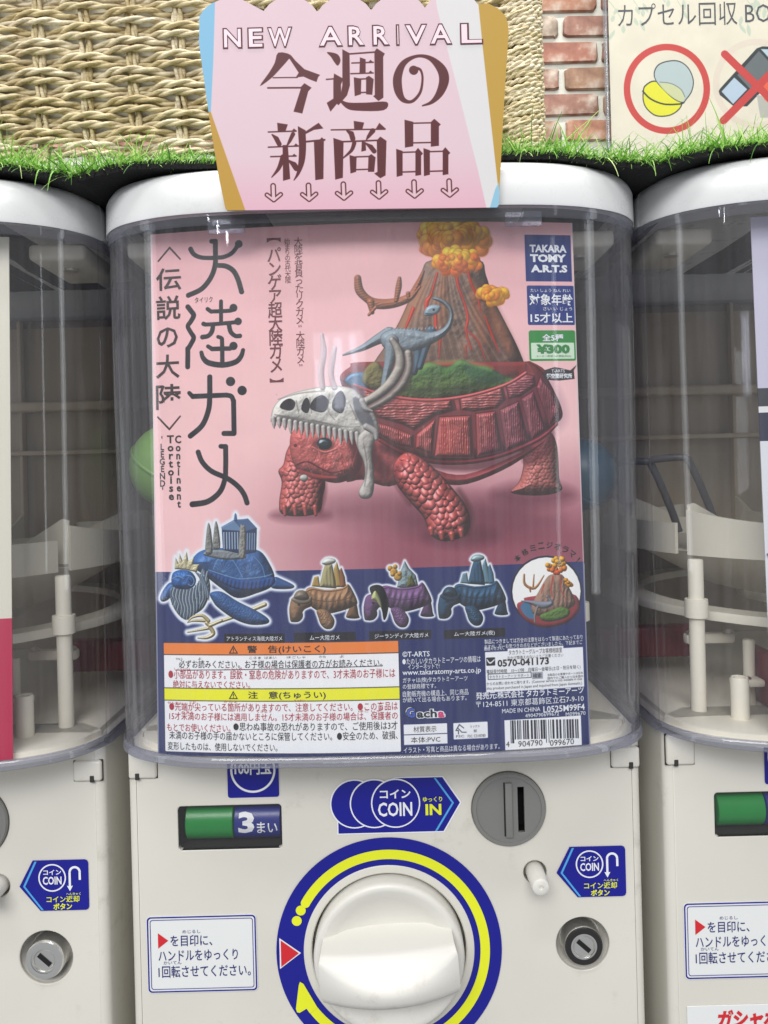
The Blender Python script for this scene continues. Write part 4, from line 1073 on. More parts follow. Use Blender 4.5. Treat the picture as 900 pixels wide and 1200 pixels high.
for p in ([(335, 700, 24), (250, 700, 14), (210, 712, 6)], [(330, 715, 26), (350, 740, 24), (300, 755, 16), (210, 772, 8)], [(350, 740, 26), (370, 780, 26), (330, 805, 20), (275, 808, 8)], [(340, 700, 24), (300, 668, 20), (240, 680, 14), (214, 706, 6)], [(350, 730, 24), (420, 700, 20)]):
    f.st(TP(p), (200, 184, 138), smooth=4, inflate=-1, spec=0.5)
f.draw(4.2)
# three land tortoises of one mould
def tort(ox, oy, c, hat, load):
    f = Fig(); q = lambda l: [(ox+p[0]/5.0, oy+p[1]/5.0)+tuple(v/5.0 for v in p[2:]) for p in l]
    c = np.array(c); dk = c*0.75
    f.sh(q([(355, 400), (380, 350), (410, 330), (425, 400), (430, 420), (390, 425), (355, 418)]), dk, smooth=4, inflate=6)
    f.sh(q([(24, 430), (22, 350), (60, 320), (100, 400), (80, 440), (40, 445)]), dk, smooth=4, inflate=6)
    load(f, q)
    f.sh(q([(115, 262), (150, 240), (230, 256), (330, 244), (360, 222), (385, 250), (418, 325), (400, 350), (330, 378), (240, 395), (170, 370), (130, 330)]), c, smooth=4, inflate=12, tex=ridges(1, 0.25, 7, 1.5), tamp=0.9, amb=0.35, spec=0.12)
    f.st(q([(120, 264, 10), (160, 250, 12), (240, 262, 12), (330, 250, 12), (362, 228, 10)]), c*1.12, smooth=5, inflate=-1)
    f.st(q([(150, 310, 5), (240, 325, 5), (340, 312, 5), (395, 290, 5)]), dk*0.7, smooth=5, alpha=0.7)
    for x in (180, 235, 290, 345): f.st(q([(x, 322, 4), (x+4, 375, 4)]), dk*0.6, alpha=0.6)
    f.sh(q([(22, 350), (40, 300), (100, 290), (150, 320), (150, 350), (110, 370), (90, 400), (70, 430), (40, 430), (24, 400)]), c*0.98, smooth=4, inflate=9, tex=tn(4), tamp=1.5)
    f.sh(q([(180, 375), (230, 370), (265, 400), (285, 440), (270, 480), (235, 485), (205, 460), (190, 420)]), c*0.95, smooth=4, inflate=8, tex=scales(3), tamp=0.8, spec=0.2)
    f.st(q([(74, 342, 12), (78, 344, 12)]), (30, 26, 30))
    hat(f, q)
    f.draw(2.8)
def peaks(cols):
    def g_(f, q):
        f.sh(q([(150, 235), (165, 180), (190, 175), (200, 240)]), cols[0], inflate=2)
        f.sh(q([(290, 240), (280, 130), (298, 90), (312, 140), (330, 240)]), cols[0], inflate=3)
        f.sh(q([(318, 240), (312, 140), (325, 125), (345, 180), (352, 240)]), cols[2], inflate=3)
        f.sh(q([(195, 240), (215, 150), (230, 105), (270, 105), (290, 200), (295, 248)]), cols[1], inflate=5, tex=ridges(1, 0, 4, 0.5), tamp=0.5)
        f.sh(q([(210, 100), (228, 75), (260, 68), (290, 80), (284, 98), (240, 112)]), cols[3], smooth=4, inflate=4, spec=0.3)
    return g_
def brim(c):
    def g_(f, q):
        f.sh(q([(30, 310), (60, 302), (110, 300), (150, 295), (148, 325), (110, 340), (60, 335)]), c, smooth=4, inflate=3)
        f.sh(q([(48, 305), (55, 275), (80, 258), (115, 265), (135, 305), (100, 318)]), np.array(c)*0.9, smooth=4, inflate=7, spec=0.2)
    return g_
def penguin(f, q):
    f.sh(q([(490, 258), (510, 240), (548, 238), (575, 262), (600, 340), (590, 420), (572, 442), (560, 380), (530, 330), (505, 300)][:]), (22, 24, 30), smooth=4, inflate=8, spec=0.15)
    f.sh(q([(512, 280), (530, 275), (555, 330), (560, 375), (530, 335), (500, 320)]), (206, 212, 150), smooth=4, inflate=5)
def icy(f, q):
    f.sh(q([(650, 240), (670, 150), (695, 85), (720, 130), (760, 170), (775, 235), (700, 250)]), (150, 172, 178), inflate=6, tex=tn(4, 3, 3), tamp=3)
    f.sh(q([(705, 240), (715, 180), (735, 170), (765, 235)]), (120, 124, 76), inflate=4, tex=tn(3), tamp=2)
    for x, y, r in ((610, 130, 16), (632, 150, 22), (655, 180, 24), (640, 120, 14), (625, 165, 14), (665, 160, 14)):
        f.sh([(p[0], p[1]) for p in circle(335+x/5.0, 640+y/5.0, r/5.0, 14)], (214, 166, 70), inflate=3)
tort(335, 640, (170, 132, 98), brim((150, 136, 118)), peaks([(196, 166, 96), (184, 176, 130), (160, 110, 74), (212, 216, 206)]))
def shift(fn, dx):
    return lambda f, q: fn(f, lambda l: q([(p[0]+dx,)+tuple(p[1:]) for p in l]))
tort(422, 638, (128, 94, 140), shift(penguin, -435), lambda f, q: icy(f, lambda l: [(335+p[0]/5.0, 640+p[1]/5.0)+tuple(v/5.0 for v in p[2:]) for p in l]))
tort(509, 636, (52, 92, 124), brim((44, 78, 104)), peaks([(120, 156, 172), (62, 104, 134), (90, 132, 160), (150, 178, 184)]))
# volcano roundel
C.disc(640, 693, 42, (34, 34, 60)); C.disc(640, 693, 40, (250, 250, 248))
f = Fig()
def U(l): return [(500+p[0]/4.74, 630+p[1]/4.74)+tuple(v/4.74 for v in p[2:]) for p in l]
f.sh(U([(500, 370), (540, 350), (560, 330), (800, 310), (850, 380), (820, 440), (760, 480), (660, 500), (580, 480), (520, 430)]), (170, 66, 76), smooth=4, inflate=5)
f.sh(U([(520, 380), (560, 355), (600, 440), (570, 450), (535, 420)]), (70, 120, 156), smooth=4)
f.sh(U([(580, 380), (620, 300), (660, 230), (690, 205), (750, 205), (780, 260), (815, 330), (815, 380), (700, 430), (600, 430)]), (170, 138, 120), smooth=3, inflate=10, tex=ridges(1, 0.1, 6, 3), tamp=1.0)
f.sh(U([(630, 430), (680, 410), (740, 385), (790, 400), (780, 440), (700, 465), (640, 460)]), (104, 140, 66), smooth=4, inflate=4, tex=tn(2.5), tamp=1.5)
for p in ([(700, 215, 8), (690, 290, 6), (700, 330, 4)], [(740, 210, 6), (745, 290, 5), (770, 340, 3)], [(650, 260, 8), (635, 310, 4)]): f.st(U(p), (190, 66, 48), smooth=4, alpha=0.99)
for i in range(34):
    a = g.uniform(0, 6.28); q_ = math.sqrt(g.random()); y_ = 150+45*q_*math.sin(a)
    f.sh(circle(500+(715+60*q_*math.cos(a))/4.74, 630+y_/4.74, 3.0, 10), np.array((246, 186, 44))*(1-max(0, y_-150)/60)+np.array((226, 70, 44))*max(0, y_-150)/60, inflate=3)
for i in range(8): f.sh(circle(500+(785+g.uniform(-20, 20))/4.74, 630+(250+g.uniform(-18, 18))/4.74, 2.4, 10), (222, 156, 50), inflate=2.4)
for p in ([(540, 205, 10), (545, 260, 14), (600, 280, 14), (650, 210, 6)], [(590, 270, 10), (595, 205, 6)], [(570, 275, 12), (575, 300, 8)]): f.st(U(p), (196, 140, 84), smooth=4, inflate=-1)
f.st(U([(525, 352, 6), (580, 360, 22), (640, 375, 40), (690, 365, 26), (675, 335, 12), (668, 328, 14)]), (150, 156, 172), smooth=4, inflate=-1)
f.st(U([(615, 385, 14), (600, 430, 12), (600, 470, 10)]), (156, 146, 140), smooth=4, inflate=-1)
for fn, a_, kk in f.L: getattr(C, fn)(*a_, **kk)
# ---------------- title strokes
INK = (14, 20, 32)
def O2(l): return [(170+p[0]/6.43, 270+p[1]/6.43, p[2]/6.43) for p in l]
def O3(l): return [(170+p[0]/6.43, 430+p[1]/6.43, p[2]/6.43) for p in l]
TT_ = [O2([(500, 82, 34), (526, 84, 38)]), O2([(530, 82, 38), (530, 160, 38), (530, 240, 38), (515, 310, 38), (480, 380, 38), (420, 445, 38), (326, 489, 38)]),
       O2([(343, 141, 38), (370, 182, 34), (430, 205, 32), (530, 206, 32), (600, 198, 32), (660, 165, 32), (703, 104, 32)]), O2([(705, 102, 58), (706, 103, 58)]),
       O2([(552, 264, 36), (610, 270, 38), (665, 305, 38), (700, 370, 38), (727, 463, 38)])]
T2_ = [O2([(322, 576, 38), (345, 606, 38), (366, 640, 38), (345, 685, 36), (322, 722, 34), (342, 765, 34), (366, 808, 36), (346, 855, 36), (322, 895, 38)]), O2([(322, 890, 38), (321, 1028, 38)]),
       O2([(470, 592, 30), (498, 612, 30)]), O2([(498, 611, 30), (640, 605, 30), (662, 590, 30)]), O2([(665, 583, 60), (666, 584, 60)]), O2([(572, 535, 30), (572, 690, 30)]),
       O2([(440, 704, 34), (470, 709, 30), (600, 700, 30), (700, 690, 30)]), O2([(700, 685, 56), (701, 686, 56)]),
       O2([(512, 712, 34), (503, 762, 36), (475, 795, 34), (432, 804, 36)]), O2([(632, 712, 34), (645, 765, 34), (680, 795, 32), (714, 795, 34)]),
       O2([(550, 802, 28), (574, 812, 30), (580, 840, 32), (582, 1010, 34)]), O2([(474, 874, 30), (503, 892, 32)]), O2([(503, 893, 34), (640, 890, 34)]), O2([(665, 870, 62), (666, 871, 62)]),
       O2([(424, 920, 30), (438, 962, 36), (480, 998, 42), (583, 1014, 42), (680, 992, 40), (722, 950, 36), (738, 902, 30)])]
T3_ = [O3([(487, 76, 40), (487, 230, 40), (476, 330, 40), (430, 440, 40), (341, 520, 40)]), O3([(332, 196, 30), (360, 224, 36)]), O3([(360, 222, 38), (610, 212, 36)]),
       O3([(610, 212, 36), (650, 222, 36), (666, 262, 36)]), O3([(666, 255, 38), (670, 500, 38)]), O3([(668, 501, 38), (594, 501, 38)]), O3([(643, 109, 70), (644, 110, 70)]), O3([(730, 177, 70), (731, 178, 70)]),
       O3([(570, 598, 34), (606, 600, 38)]), O3([(607, 602, 38), (607, 760, 38), (600, 850, 38), (560, 945, 40), (470, 1015, 42), (356, 1035, 44)]),
       O3([(400, 642, 38), (430, 715, 38), (500, 785, 38), (620, 840, 38), (700, 900, 38), (745, 960, 38), (768, 1024, 38)])]
for sset in (TT_, T2_, T3_):
    for st_ in sset: C.stroke(st_, INK, smooth=6 if len(st_) > 2 else 0)
C.stroke(O2([(100, 232, 12), (185, 130, 14)]), (46, 24, 28)); C.stroke(O2([(185, 130, 14), (264, 216, 12)]), (70, 44, 48))
C.stroke(O3([(96, 378, 12), (183, 470, 14)]), (46, 24, 28)); C.stroke(O3([(183, 470, 14), (264, 372, 12)]), (70, 44, 48))
# ---------------- flat panels
panel(262, 742.5, 334, 753.5, (20, 22, 34)); panel(344, 741, 416.5, 751.5, (20, 22, 34)); panel(432.5, 739, 505, 749.5, (20, 22, 34)); panel(520, 737, 592, 747.5, (20, 22, 34))
q0 = rect_px(188, 754, 468, 882)
def sub(q, y0, y1, inset=0.0):
    a, b, c, d = q; return (a+inset, b+(d-b)*y0, c-inset, b+(d-b)*y1)
lw_ = 1.2
panel(0, 0, 0, 0, (40, 36, 50), 2, q=(q0[0]-lw_, q0[1]-lw_, q0[2]+lw_, q0[3]+lw_))
panel(0, 0, 0, 0, (250, 251, 254), 1.5, q=q0)
panel(0, 0, 0, 0, (244, 144, 66), q=sub(q0, 0, 0.105)); panel(0, 0, 0, 0, (30, 26, 30), q=sub(q0, 0.104, 0.111))
panel(0, 0, 0, 0, (246, 246, 40), q=sub(q0, 0.418, 0.526)); panel(0, 0, 0, 0, (30, 26, 30), q=sub(q0, 0.412, 0.419)); panel(0, 0, 0, 0, (30, 26, 30), q=sub(q0, 0.525, 0.532))
C.stroke([(206, 785.2, 0.8), (448, 780.2, 0.8)], (40, 40, 50))
panel(614.5, 275, 670, 330, (30, 58, 130)); panel(617, 334.5, 674, 381, (36, 62, 138), 2)
panel(619, 387, 675.5, 423, (56, 150, 74), 3); panel(621.5, 401.5, 673.5, 420.5, (216, 236, 214), 1)
C.shape([(637, 434), (650, 430), (668, 434), (676, 427), (672, 434), (673, 444), (655, 446), (638, 445)], (58, 54, 58))
panel(473, 848.5, 524, 872, (246, 248, 252)); panel(473, 859.8, 524, 860.8, (60, 66, 90))
panel(531, 846.5, 571.5, 865.5, (246, 248, 252), 1); panel(568, 761.5, 685.5, 808, (246, 248, 252)); panel(594, 758.5, 661, 768, (246, 248, 252))
panel(569.5, 770.5, 580, 780, (32, 36, 50), 1); C.stroke([(570.5, 773, 1.2), (574, 777, 1.6), (579, 773, 1.2)], (246, 248, 252), smooth=4)
panel(571, 788.5, 623, 795.5, (40, 44, 60)); panel(571.8, 789.2, 622.2, 794.8, (246, 248, 252)); panel(623, 787.5, 636, 795.5, (170, 174, 184))
panel(590.5, 841.5, 682.5, 876, (250, 251, 254))
x = 598.0; i = 0; gb = np.random.default_rng(11)
widths = []
while x < 676:
    w = gb.choice([0.8, 0.8, 1.5, 2.3]); s_ = gb.choice([0.8, 0.8, 1.5, 2.2])
    guard = i in (0, 1, 15, 16, 30, 31)
    panel(x, 843.5+(640-x)*0.02, x+w, (870 if guard else 865.5)+(640-x)*0.02, (28, 32, 48)); x += w+s_; i += 1
# tree mark on the material label
C.stroke([(537, 860, 1), (537, 856, 1), (534, 856, 1), (538, 849, 1), (543, 853, 1)], (50, 56, 80)); C.stroke([(538, 849, 1), (536, 853, 1), (541, 858, 1), (546, 858, 1)], (50, 56, 80))
# brand lettering discs behind "Gacha"
C.disc(481, 834.5, 7, (26, 30, 60)); C.disc(481, 834.5, 6, (230, 234, 240))
# print edges slightly worn
E = 3; C.img[:, :E] = C.img[:, :E]*0.4+0.5; C.img[:, -E:] = C.img[:, -E:]*0.4+0.5
C.img = np.clip(C.img, 0, 1)**1.12
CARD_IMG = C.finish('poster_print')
# ================================================================== the cards in the domes
def card(name, x0, x1, z0, z1, dx, m, label, thick=0.0006):
    nx_, nz_ = 40, 24; V, UV, Fc = [], [], []
    for j in range(nz_+1):
        for i in range(nx_+1):
            u_, v_ = i/nx_, j/nz_; x = x0+(x1-x0)*u_; z = z0+(z1-z0)*v_
            V.append((x+dx, card_y(x, z), z)); UV.append((u_, v_))
    n = len(V)
    for j in range(nz_):
        for i in range(nx_):
            a = j*(nx_+1)+i; Fc.append((a, a+1, a+nx_+2, a+nx_+1))
    for p, q in zip(list(V), list(UV)): V.append((p[0], p[1]+thick, p[2])); UV.append(q)
    for j in range(nz_):
        for i in range(nx_):
            a = n+j*(nx_+1)+i; Fc.append((a+nx_+1, a+nx_+2, a+1, a))
    w = nx_+1
    for i in range(nx_): Fc.append((i+1, i, n+i, n+i+1)); a = nz_*w+i; Fc.append((a, a+1, n+a+1, n+a))
    for j in range(nz_): a = j*w; Fc.append((a, a+w, n+a+w, n+a)); a += nx_; Fc.append((a+w, a, n+a, n+a+w))
    t = thing('display_card', (dx, -0.03, z0), label, 'poster')
    o = put('card_sheet', V, Fc, m, t, smooth=True, uvs=UV, angle=60)
    return t
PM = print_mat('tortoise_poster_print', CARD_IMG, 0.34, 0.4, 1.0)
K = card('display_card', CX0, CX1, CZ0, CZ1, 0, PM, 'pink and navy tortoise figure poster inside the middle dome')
WW = mat('poster_white_ink', (238, 242, 250), 0.4); WB = mat('poster_black_ink', (20, 18, 24), 0.4); WR_ = mat('poster_red_ink', (180, 28, 52), 0.4)
WG = mat('poster_green_ink', (40, 132, 62), 0.4); WM = mat('poster_maroon_ink', (100, 20, 36), 0.4); WBR = mat('poster_brown_ink', (44, 24, 28), 0.4); WPK = mat('poster_pink_ink', (214, 60, 120), 0.4)
def ct(body, bx, m, **k): text(body, bx, m, K, CARD, 0.00022, name='lettering', **k)
for ch, y0, y1, x0, x1 in (('伝', 314, 340.5, 182, 213), ('説', 346.5, 375, 182, 212), ('の', 383.5, 407.5, 183, 209), ('大', 415.5, 443.5, 182, 211), ('陸', 450, 480, 182, 213)):
    ct(ch, (x0, y0, x1, y1), WBR, bold=0.014)
ct('タイリク', (228, 348, 249.5, 354.5), WBR)
ct('Continent', (205.5, 510, 213, 595), WB, vertical=True, bold=0.03, space=0.75)
ct('Tortoise', (196, 510, 204.5, 586), WB, vertical=True, bold=0.03, space=0.75)
ct("'LEGEND'", (187, 511, 193.5, 574), WB, vertical=True, bold=0.02, space=0.8)
ct('パンゲア超大陸ガメ', (314, 289, 331, 437), WM, vertical=True, bold=0.012)
ct('︻', (312.5, 279, 329, 284), WM, bold=0.02); ct('︼', (316, 443, 332.5, 448), WM, bold=0.02)
ct('始まりの古代大陸', (333.5, 279, 340.5, 332), WM, vertical=True)
ct('大陸を背負ったリクガメ“大陸ガメ”', (346, 277, 356, 430), WM, vertical=True)
ct('TAKARA', (620, 287, 664.5, 296), WW, bold=0.04); ct('TOMY', (620.5, 298, 664, 307.5), WW, bold=0.05); ct('A.R.T.S', (621.5, 310.5, 665.5, 319.5), WW, bold=0.05)
ct('たい しょう ねん れい', (621, 338.5, 669, 342.5), WW); ct('対象年齢', (619.5, 344.5, 672, 358), WW, bold=0.015)
ct('さい い じょう', (636, 360, 671, 364), WW); ct('15才以上', (621, 366.5, 672, 378.5), WW, bold=0.018)
ct('全5種', (635, 391.5, 660.5, 400), WW, bold=0.02); ct('¥300', (628, 403.5, 668.5, 414.5), WG, bold=0.06); ct('メーカー希望小売価格(税込)', (628, 416, 670, 418.8), WG)
ct('T-ARTS', (646, 433, 662, 436.5), WW); ct('超空間研究所', (640, 437.5, 671, 443.5), WW, bold=0.03)
for ch, x, y, a in (('本', 606.5, 654, 42), ('格', 615, 647, 30), ('ミ', 624.5, 642.3, 18), ('ニ', 634, 639.5, 6), ('ジ', 644, 638.8, -6), ('オ', 653.5, 640.3, -18), ('ラ', 662.5, 644, -28), ('マ', 670.5, 649.5, -36), ('!', 677.5, 656, -44)):
    h = 3.8 if ch != '!' else 3.8; w = 3.8 if ch != '!' else 0.9
    ct(ch, (x-w, y-h, x+w, y+h), WB, rot=R(a), bold=0.015)
ct('アトランティス海底大陸ガメ', (265, 745.5, 331, 751), WW); ct('ムー大陸ガメ', (363, 744, 398, 750), WW)
ct('ジーランディア大陸ガメ', (439, 742, 502, 747.5), WW); ct('ムー大陸ガメ(夜)', (532, 739.5, 580, 745.5), WW)
tri_ = lambda x, y: (ct('△', (x, y, x+11, y+9.5), WB, bold=0.0), ct('!', (x+4.9, y+3.2, x+6.1, y+8.2), WB, bold=0.02))
tri_(268, 756.2); ct('警　告(けいこく)', (289, 756.2, 382, 766.2), WB, bold=0.012)
tri_(268, 809.5); ct('注　意(ちゅうい)', (290, 810, 382, 820), WB, bold=0.012)
ct('必ずお読みください。お子様の場合は保護者の方がお読みください。', (206, 773.5, 448, 783), WB, bold=0.003)
ct('●小部品があります。誤飲・窒息の危険がありますので、3才未満のお子様には', (193, 785, 463, 796), WR_, bold=0.003)
ct('絶対に与えないでください。', (201, 797.5, 294, 806.5), WR_, bold=0.003)
ct('●先端が尖っている箇所がありますので、注意してください。●この商品は', (194, 824, 466, 834), WR_, bold=0.003)
ct('15才未満のお子様には適用しません。15才未満のお子様の場合は、保護者の', (194, 835.5, 466, 845), WR_, bold=0.003)
ct('もとでお使いください。', (194, 848, 271, 857.5), WR_, bold=0.003); ct('●思わぬ事故の恐れがありますので、ご使用後は3才', (272, 846.5, 466, 856.5), WB, bold=0.003)
ct('未満のお子様の手の届かないところに保管してください。●安全のため、破損、', (194, 858, 466, 868), WB, bold=0.003)
ct('変形したものは、使用しないでください。', (194, 870.5, 326, 880), WB, bold=0.003)
for x, w, y, s_ in ((206, 8, 772, 'かなら'), (232, 4, 771.6, 'よ'), (292, 14, 770.8, 'こさま'), (310, 14, 770.5, 'ばあい'), (336, 22, 770, 'ほごしゃ'), (374, 8, 769.5, 'かた'), (398, 5, 769, 'よ'), (204, 20, 784, 'しょうぶひん'), (263, 24, 783.2, 'ごいん'), (310, 16, 782.5, 'きけん'), (196, 18, 823.4, 'せんたん'), (222, 8, 822.6, 'とが'), (262, 16, 822, 'かしょ'), (345, 12, 821, 'ちゅうい'), (212, 16, 834.6, 'みまん'), (300, 18, 833.6, 'てきよう'), (420, 26, 833, 'ほごしゃ')):
    ct(s_, (x, y-1.4, x+w, y+1.4), WR_ if y > 780 else WB)
ct('©T-ARTS', (471.5, 763, 503.5, 769.5), WW, bold=0.01)
ct('●たのしいタカラトミーアーツの情報は', (471.5, 770, 563.5, 777.5), WW); ct('インターネットで!', (478, 777.8, 515, 784), WW); ct('www.takaratomy-arts.co.jp', (471.5, 783.5, 564, 791.5), WW, bold=0.01)
ct('ガチャは(株)タカラトミーアーツ', (472, 793, 548, 800), WW); ct('の登録商標です。', (472, 801, 511, 807), WW)
ct('自動販売機の構造上、同じ商品', (472, 808.5, 549, 815.5), WW); ct('が続いて出る場合もあります。', (472, 816, 547, 822), WW)
GW = mat('poster_blue_logo_ink', (60, 90, 190), 0.4)
ct('G', (475.5, 829, 487.5, 841.5), WB, bold=0.09); ct('acha', (487.5, 830.5, 522, 841.5), WW, bold=0.1)
text('G', (476.5, 829.8, 486.5, 840.8), GW, K, CARD, 0.0003, bold=0.04); text('ach', (488.5, 831.2, 512, 840.8), WB, K, CARD, 0.0003, bold=0.03); text('a', (513.2, 833.6, 520.8, 840.8), WPK, K, CARD, 0.0003, bold=0.05)
ct('材質表示', (484.5, 850.8, 511.5, 857.8), WB); ct('本体:PVC', (481.5, 863, 516, 870), WB)
ct('FSC', (534.5, 861.3, 544, 864), WB); ct('ミックス', (551, 849.5, 562, 852.5), WB); ct('紙', (555, 854.5, 559, 858), WB); ct('FSC C018780', (548, 860.5, 569, 863.8), WB)
ct('イラスト・写真と商品は異なる場合があります。', (473, 873.5, 586, 880.5), WW)
ct('製品につきましては万全の注意をはらって製造にあたっており', (567, 746.5, 684.5, 752), WW); ct('ますが、万一お気づきの点などがございましたら、下記までご', (567, 752.8, 684.5, 758), WW); ct('連絡ください。', (567, 757.5, 591, 762), WW)
ct('タカラトミーグループお客様相談室', (595.5, 760, 659.5, 766), WB); ct('おかけ間違えのないようご注意ください', (594, 767.2, 661, 771.2), WB)
ct('0570-041173', (582.5, 771.5, 644, 780), WB, bold=0.03)
ct('電話受付時間　10〜17時　月曜日〜金曜日(土日・祝日を除く)', (569.5, 782, 682, 787.4), WB)
ct('タカラトミーアーツ サポート', (573, 790.2, 620.5, 794), WB); ct('検索', (624.5, 789, 634.5, 794.3), WB); ct('当製品のお客様サポートは日本', (641, 788, 684, 791), WB); ct('国内でのご購入かつ日本国内', (641, 792, 684, 795), WB)
ct('からのお問い合わせに限ります。(Customer service is only available in case', (569.5, 796.5, 684, 801), WB); ct('this product purchased in Japan and inquired from Japan domestic.)', (569.5, 802, 684, 806.3), WB)
ct('発売元:株式会社 タカラトミーアーツ', (557, 808, 686, 816.5), WW, bold=0.015); ct('〒124-8511 東京都葛飾区立石7-9-10', (557, 818, 686, 826), WW)
ct('MADE IN CHINA', (588, 829.5, 633.5, 834.5), WW); ct('L0525M99F4', (636, 826, 686, 833.5), WW, bold=0.015); ct('4904790699672', (615, 835.3, 655.5, 839.5), WW); ct('M099670', (662.5, 834, 686.5, 838.3), WW)
ct('4', (593, 868.8, 597, 875), WB); ct('904790', (607, 867.5, 636, 874.3), WB); ct('099670', (644, 866.2, 673, 873), WB)
flush_text()
# the neighbours' cards
def plain(nm, bands):
    m = bpy.data.materials.new(nm); m.use_nodes = True; nt = m.node_tree; p = nt.nodes['Principled BSDF']; p.inputs['Roughness'].default_value = 0.35
    uv = nt.nodes.new('ShaderNodeUVMap'); uv.uv_map = 'UVMap'; sx = nt.nodes.new('ShaderNodeSeparateXYZ'); nt.links.new(uv.outputs[0], sx.inputs[0])
    r = nt.nodes.new('ShaderNodeValToRGB'); r.color_ramp.interpolation = 'CONSTANT'
    for k, (pos, c) in enumerate(bands):
        e = r.color_ramp.elements[k] if k < 2 else r.color_ramp.elements.new(pos)
        e.position = pos; e.color = (*lin(c), 1)
    nt.links.new(sx.outputs[1], r.inputs[0]); nt.links.new(r.outputs[0], p.inputs['Base Color']); return m
zc = lambda py, px: (card_at(px, py)[1]-CZ0)/(CZ1-CZ0)
def edge_x(px, py, dx):          # card-space x of a neighbour's edge, depth of the card taken there
    D = 0.43
    for _ in range(8):
        X = CAMX+ray(px, py)[0]*D; D = card_y(X-dx, 0)-CAMY
    return X-dx
PL = plain('cream_crimson_print', [(0.0, (190, 26, 74)), (0.262, (226, 222, 206))])
xl = edge_x(12.5, 560, -PITCH)
K2 = card('display_card', -0.1145, xl, CZ0, CZ1, -PITCH, PL, 'cream card with a crimson foot in the dome at the left edge')
PR = plain('lilac_navy_print', [(0.0, (226, 228, 234)), (0.565, (34, 38, 66)), (0.618, (232, 232, 234)), (0.63, (46, 50, 60)), (0.665, (202, 199, 220))])
xr = edge_x(889, 430, PITCH)
K3 = card('display_card', xr, 0.1145, CZ0, CZ1, PITCH, PR, 'lilac and white card with navy bands in the dome at the right edge')
v, f = tube(catmull([(xr+PITCH+0.0005+0.02*t_, card_y(xr+0.01, -0.04)-0.0006, -0.052-0.006*math.sin(t_*3)) for t_ in (0, .3, .6, 1.0)], 5, closed=False), 0.0005, 6)
put('printed_swirl', v, f, mat('violet_print_ink', (92, 60, 150), 0.4), K3)
# ================================================================== capsules
def capsule(px, py, Y, r, cols, label, rot):
    x, z = at(px, py, Y)
    t = thing('toy_capsule', (x, Y, z-r), label, 'toy capsule', 'toy capsules waiting in the domes')
    for nm, s_, m in (('lower_half', -1, cols[0]), ('upper_half', 1, cols[1])):
        pr = [(max(r*math.cos(R(a)), 0.0001), s_*r*math.sin(R(a))) for a in range(0, 91, 6)]
        v, f = lathe(pr, 40, (0, 0, 0), 'z'); v = [tuple(Matrix.Rotation(rot, 3, 'X') @ Matrix.Rotation(0.5, 3, 'Y') @ Vector(p)+Vector((x, Y, z))) for p in v]
        put(nm, v, f, m, t, smooth=True)
    v, f = lathe([(r, -0.0012), (r+0.0008, -0.001), (r+0.0008, 0.001), (r, 0.0012)], 40, (0, 0, 0), 'z'); v = [tuple(Matrix.Rotation(rot, 3, 'X') @ Matrix.Rotation(0.5, 3, 'Y') @ Vector(p)+Vector((x, Y, z))) for p in v]
    put('seam_band', v, f, cols[0], t, smooth=True)
    return t
CG = mat('green_capsule_plastic', (118, 158, 86), 0.4); CB = mat('teal_capsule_plastic', (14, 66, 92), 0.4); CO = mat('olive_capsule_plastic', (130, 128, 84), 0.5)
CC = clear_mat('clear_capsule_half', (0.8, 0.86, 0.8), (0.6, 0.7, 0.6), 0.1, 0.4, streak=False)
capsule(203, 546, 0.03, 0.0265, (CG, CG), 'green capsule showing left of the tortoise poster', 0.3)
capsule(680, 556, 0.05, 0.0235, (CB, CB), 'teal blue capsule showing right of the tortoise poster', 0.8)
# ================================================================== the arrival sign on the lid
SY = -0.0475
SP = Plane(SY); SM = lambda px, py: at(px, py, SY)
sx0, sz1 = at(222, -30, SY); sx1, sz0 = at(610, 256, SY)
C2 = Canvas(sx0, sx1, sz0, sz1, 4200, SM, (SY-CAMY)/F)
C = C2; k_ = C.k
yy, xx = np.mgrid[0:C.h, 0:C.w]; t = np.clip((yy/C.h-0.72)/0.28, 0, 1)[..., None]
C.img[:] = c3(242, 214, 224)*(1-t)+c3(246, 190, 210)*t
C.shape([(215, -40), (252, -40), (252, 0), (250, 70), (247, 132), (215, 132)], (142, 202, 238))
C.shape([(215, 131), (247, 131), (250, 140), (293, 262), (215, 262)], (208, 164, 72))
C.shape([(505, -40), (562, -40), (562, 0), (566, 60), (584, 217), (584, 262), (574, 262), (560, 200), (540, 120), (512, 10)], (240, 238, 240))
C.shape([(557, -40), (630, -40), (630, 262), (587, 262), (583, 215), (566, 60), (560, 0)], (208, 168, 76))
C.shape([(584, 214), (590, 262), (566, 262), (574, 243), (580, 222)], (160, 212, 240))
BRN = (98, 42, 48)
def Z(l): return [(290+p[0]/3.6, 50+p[1]/3.6)+tuple(v/3.6 for v in p[2:]) for p in l]
def pg(*l): C.shape(Z(l), BRN)
def ln(x0, y0, x1, y1, w=6): C.stroke(Z([(x0, y0, w), (x1, y1, w)]), BRN)
def uro(x, y, s=14): pg((x-s, y), (x-s*0.3, y-s*0.8), (x+s*0.6, y), (x+s*0.3, y+3), (x-s, y+3))
# 今
C.shape(catmull(Z([(130, 42), (182, 52), (165, 80), (140, 108), (100, 150), (52, 183), (90, 128), (115, 85)]), 3), BRN)
C.shape(Z([(172, 60), (184, 54), (202, 76), (240, 112), (306, 136), (298, 145), (291, 166), (262, 155), (236, 143), (203, 147), (216, 127), (195, 95)]), BRN)
ln(108, 148, 210, 147, 5); ln(86, 191, 230, 190, 7)
pg((224, 188), (240, 171), (270, 190), (256, 206), (231, 299), (194, 291), (224, 197))
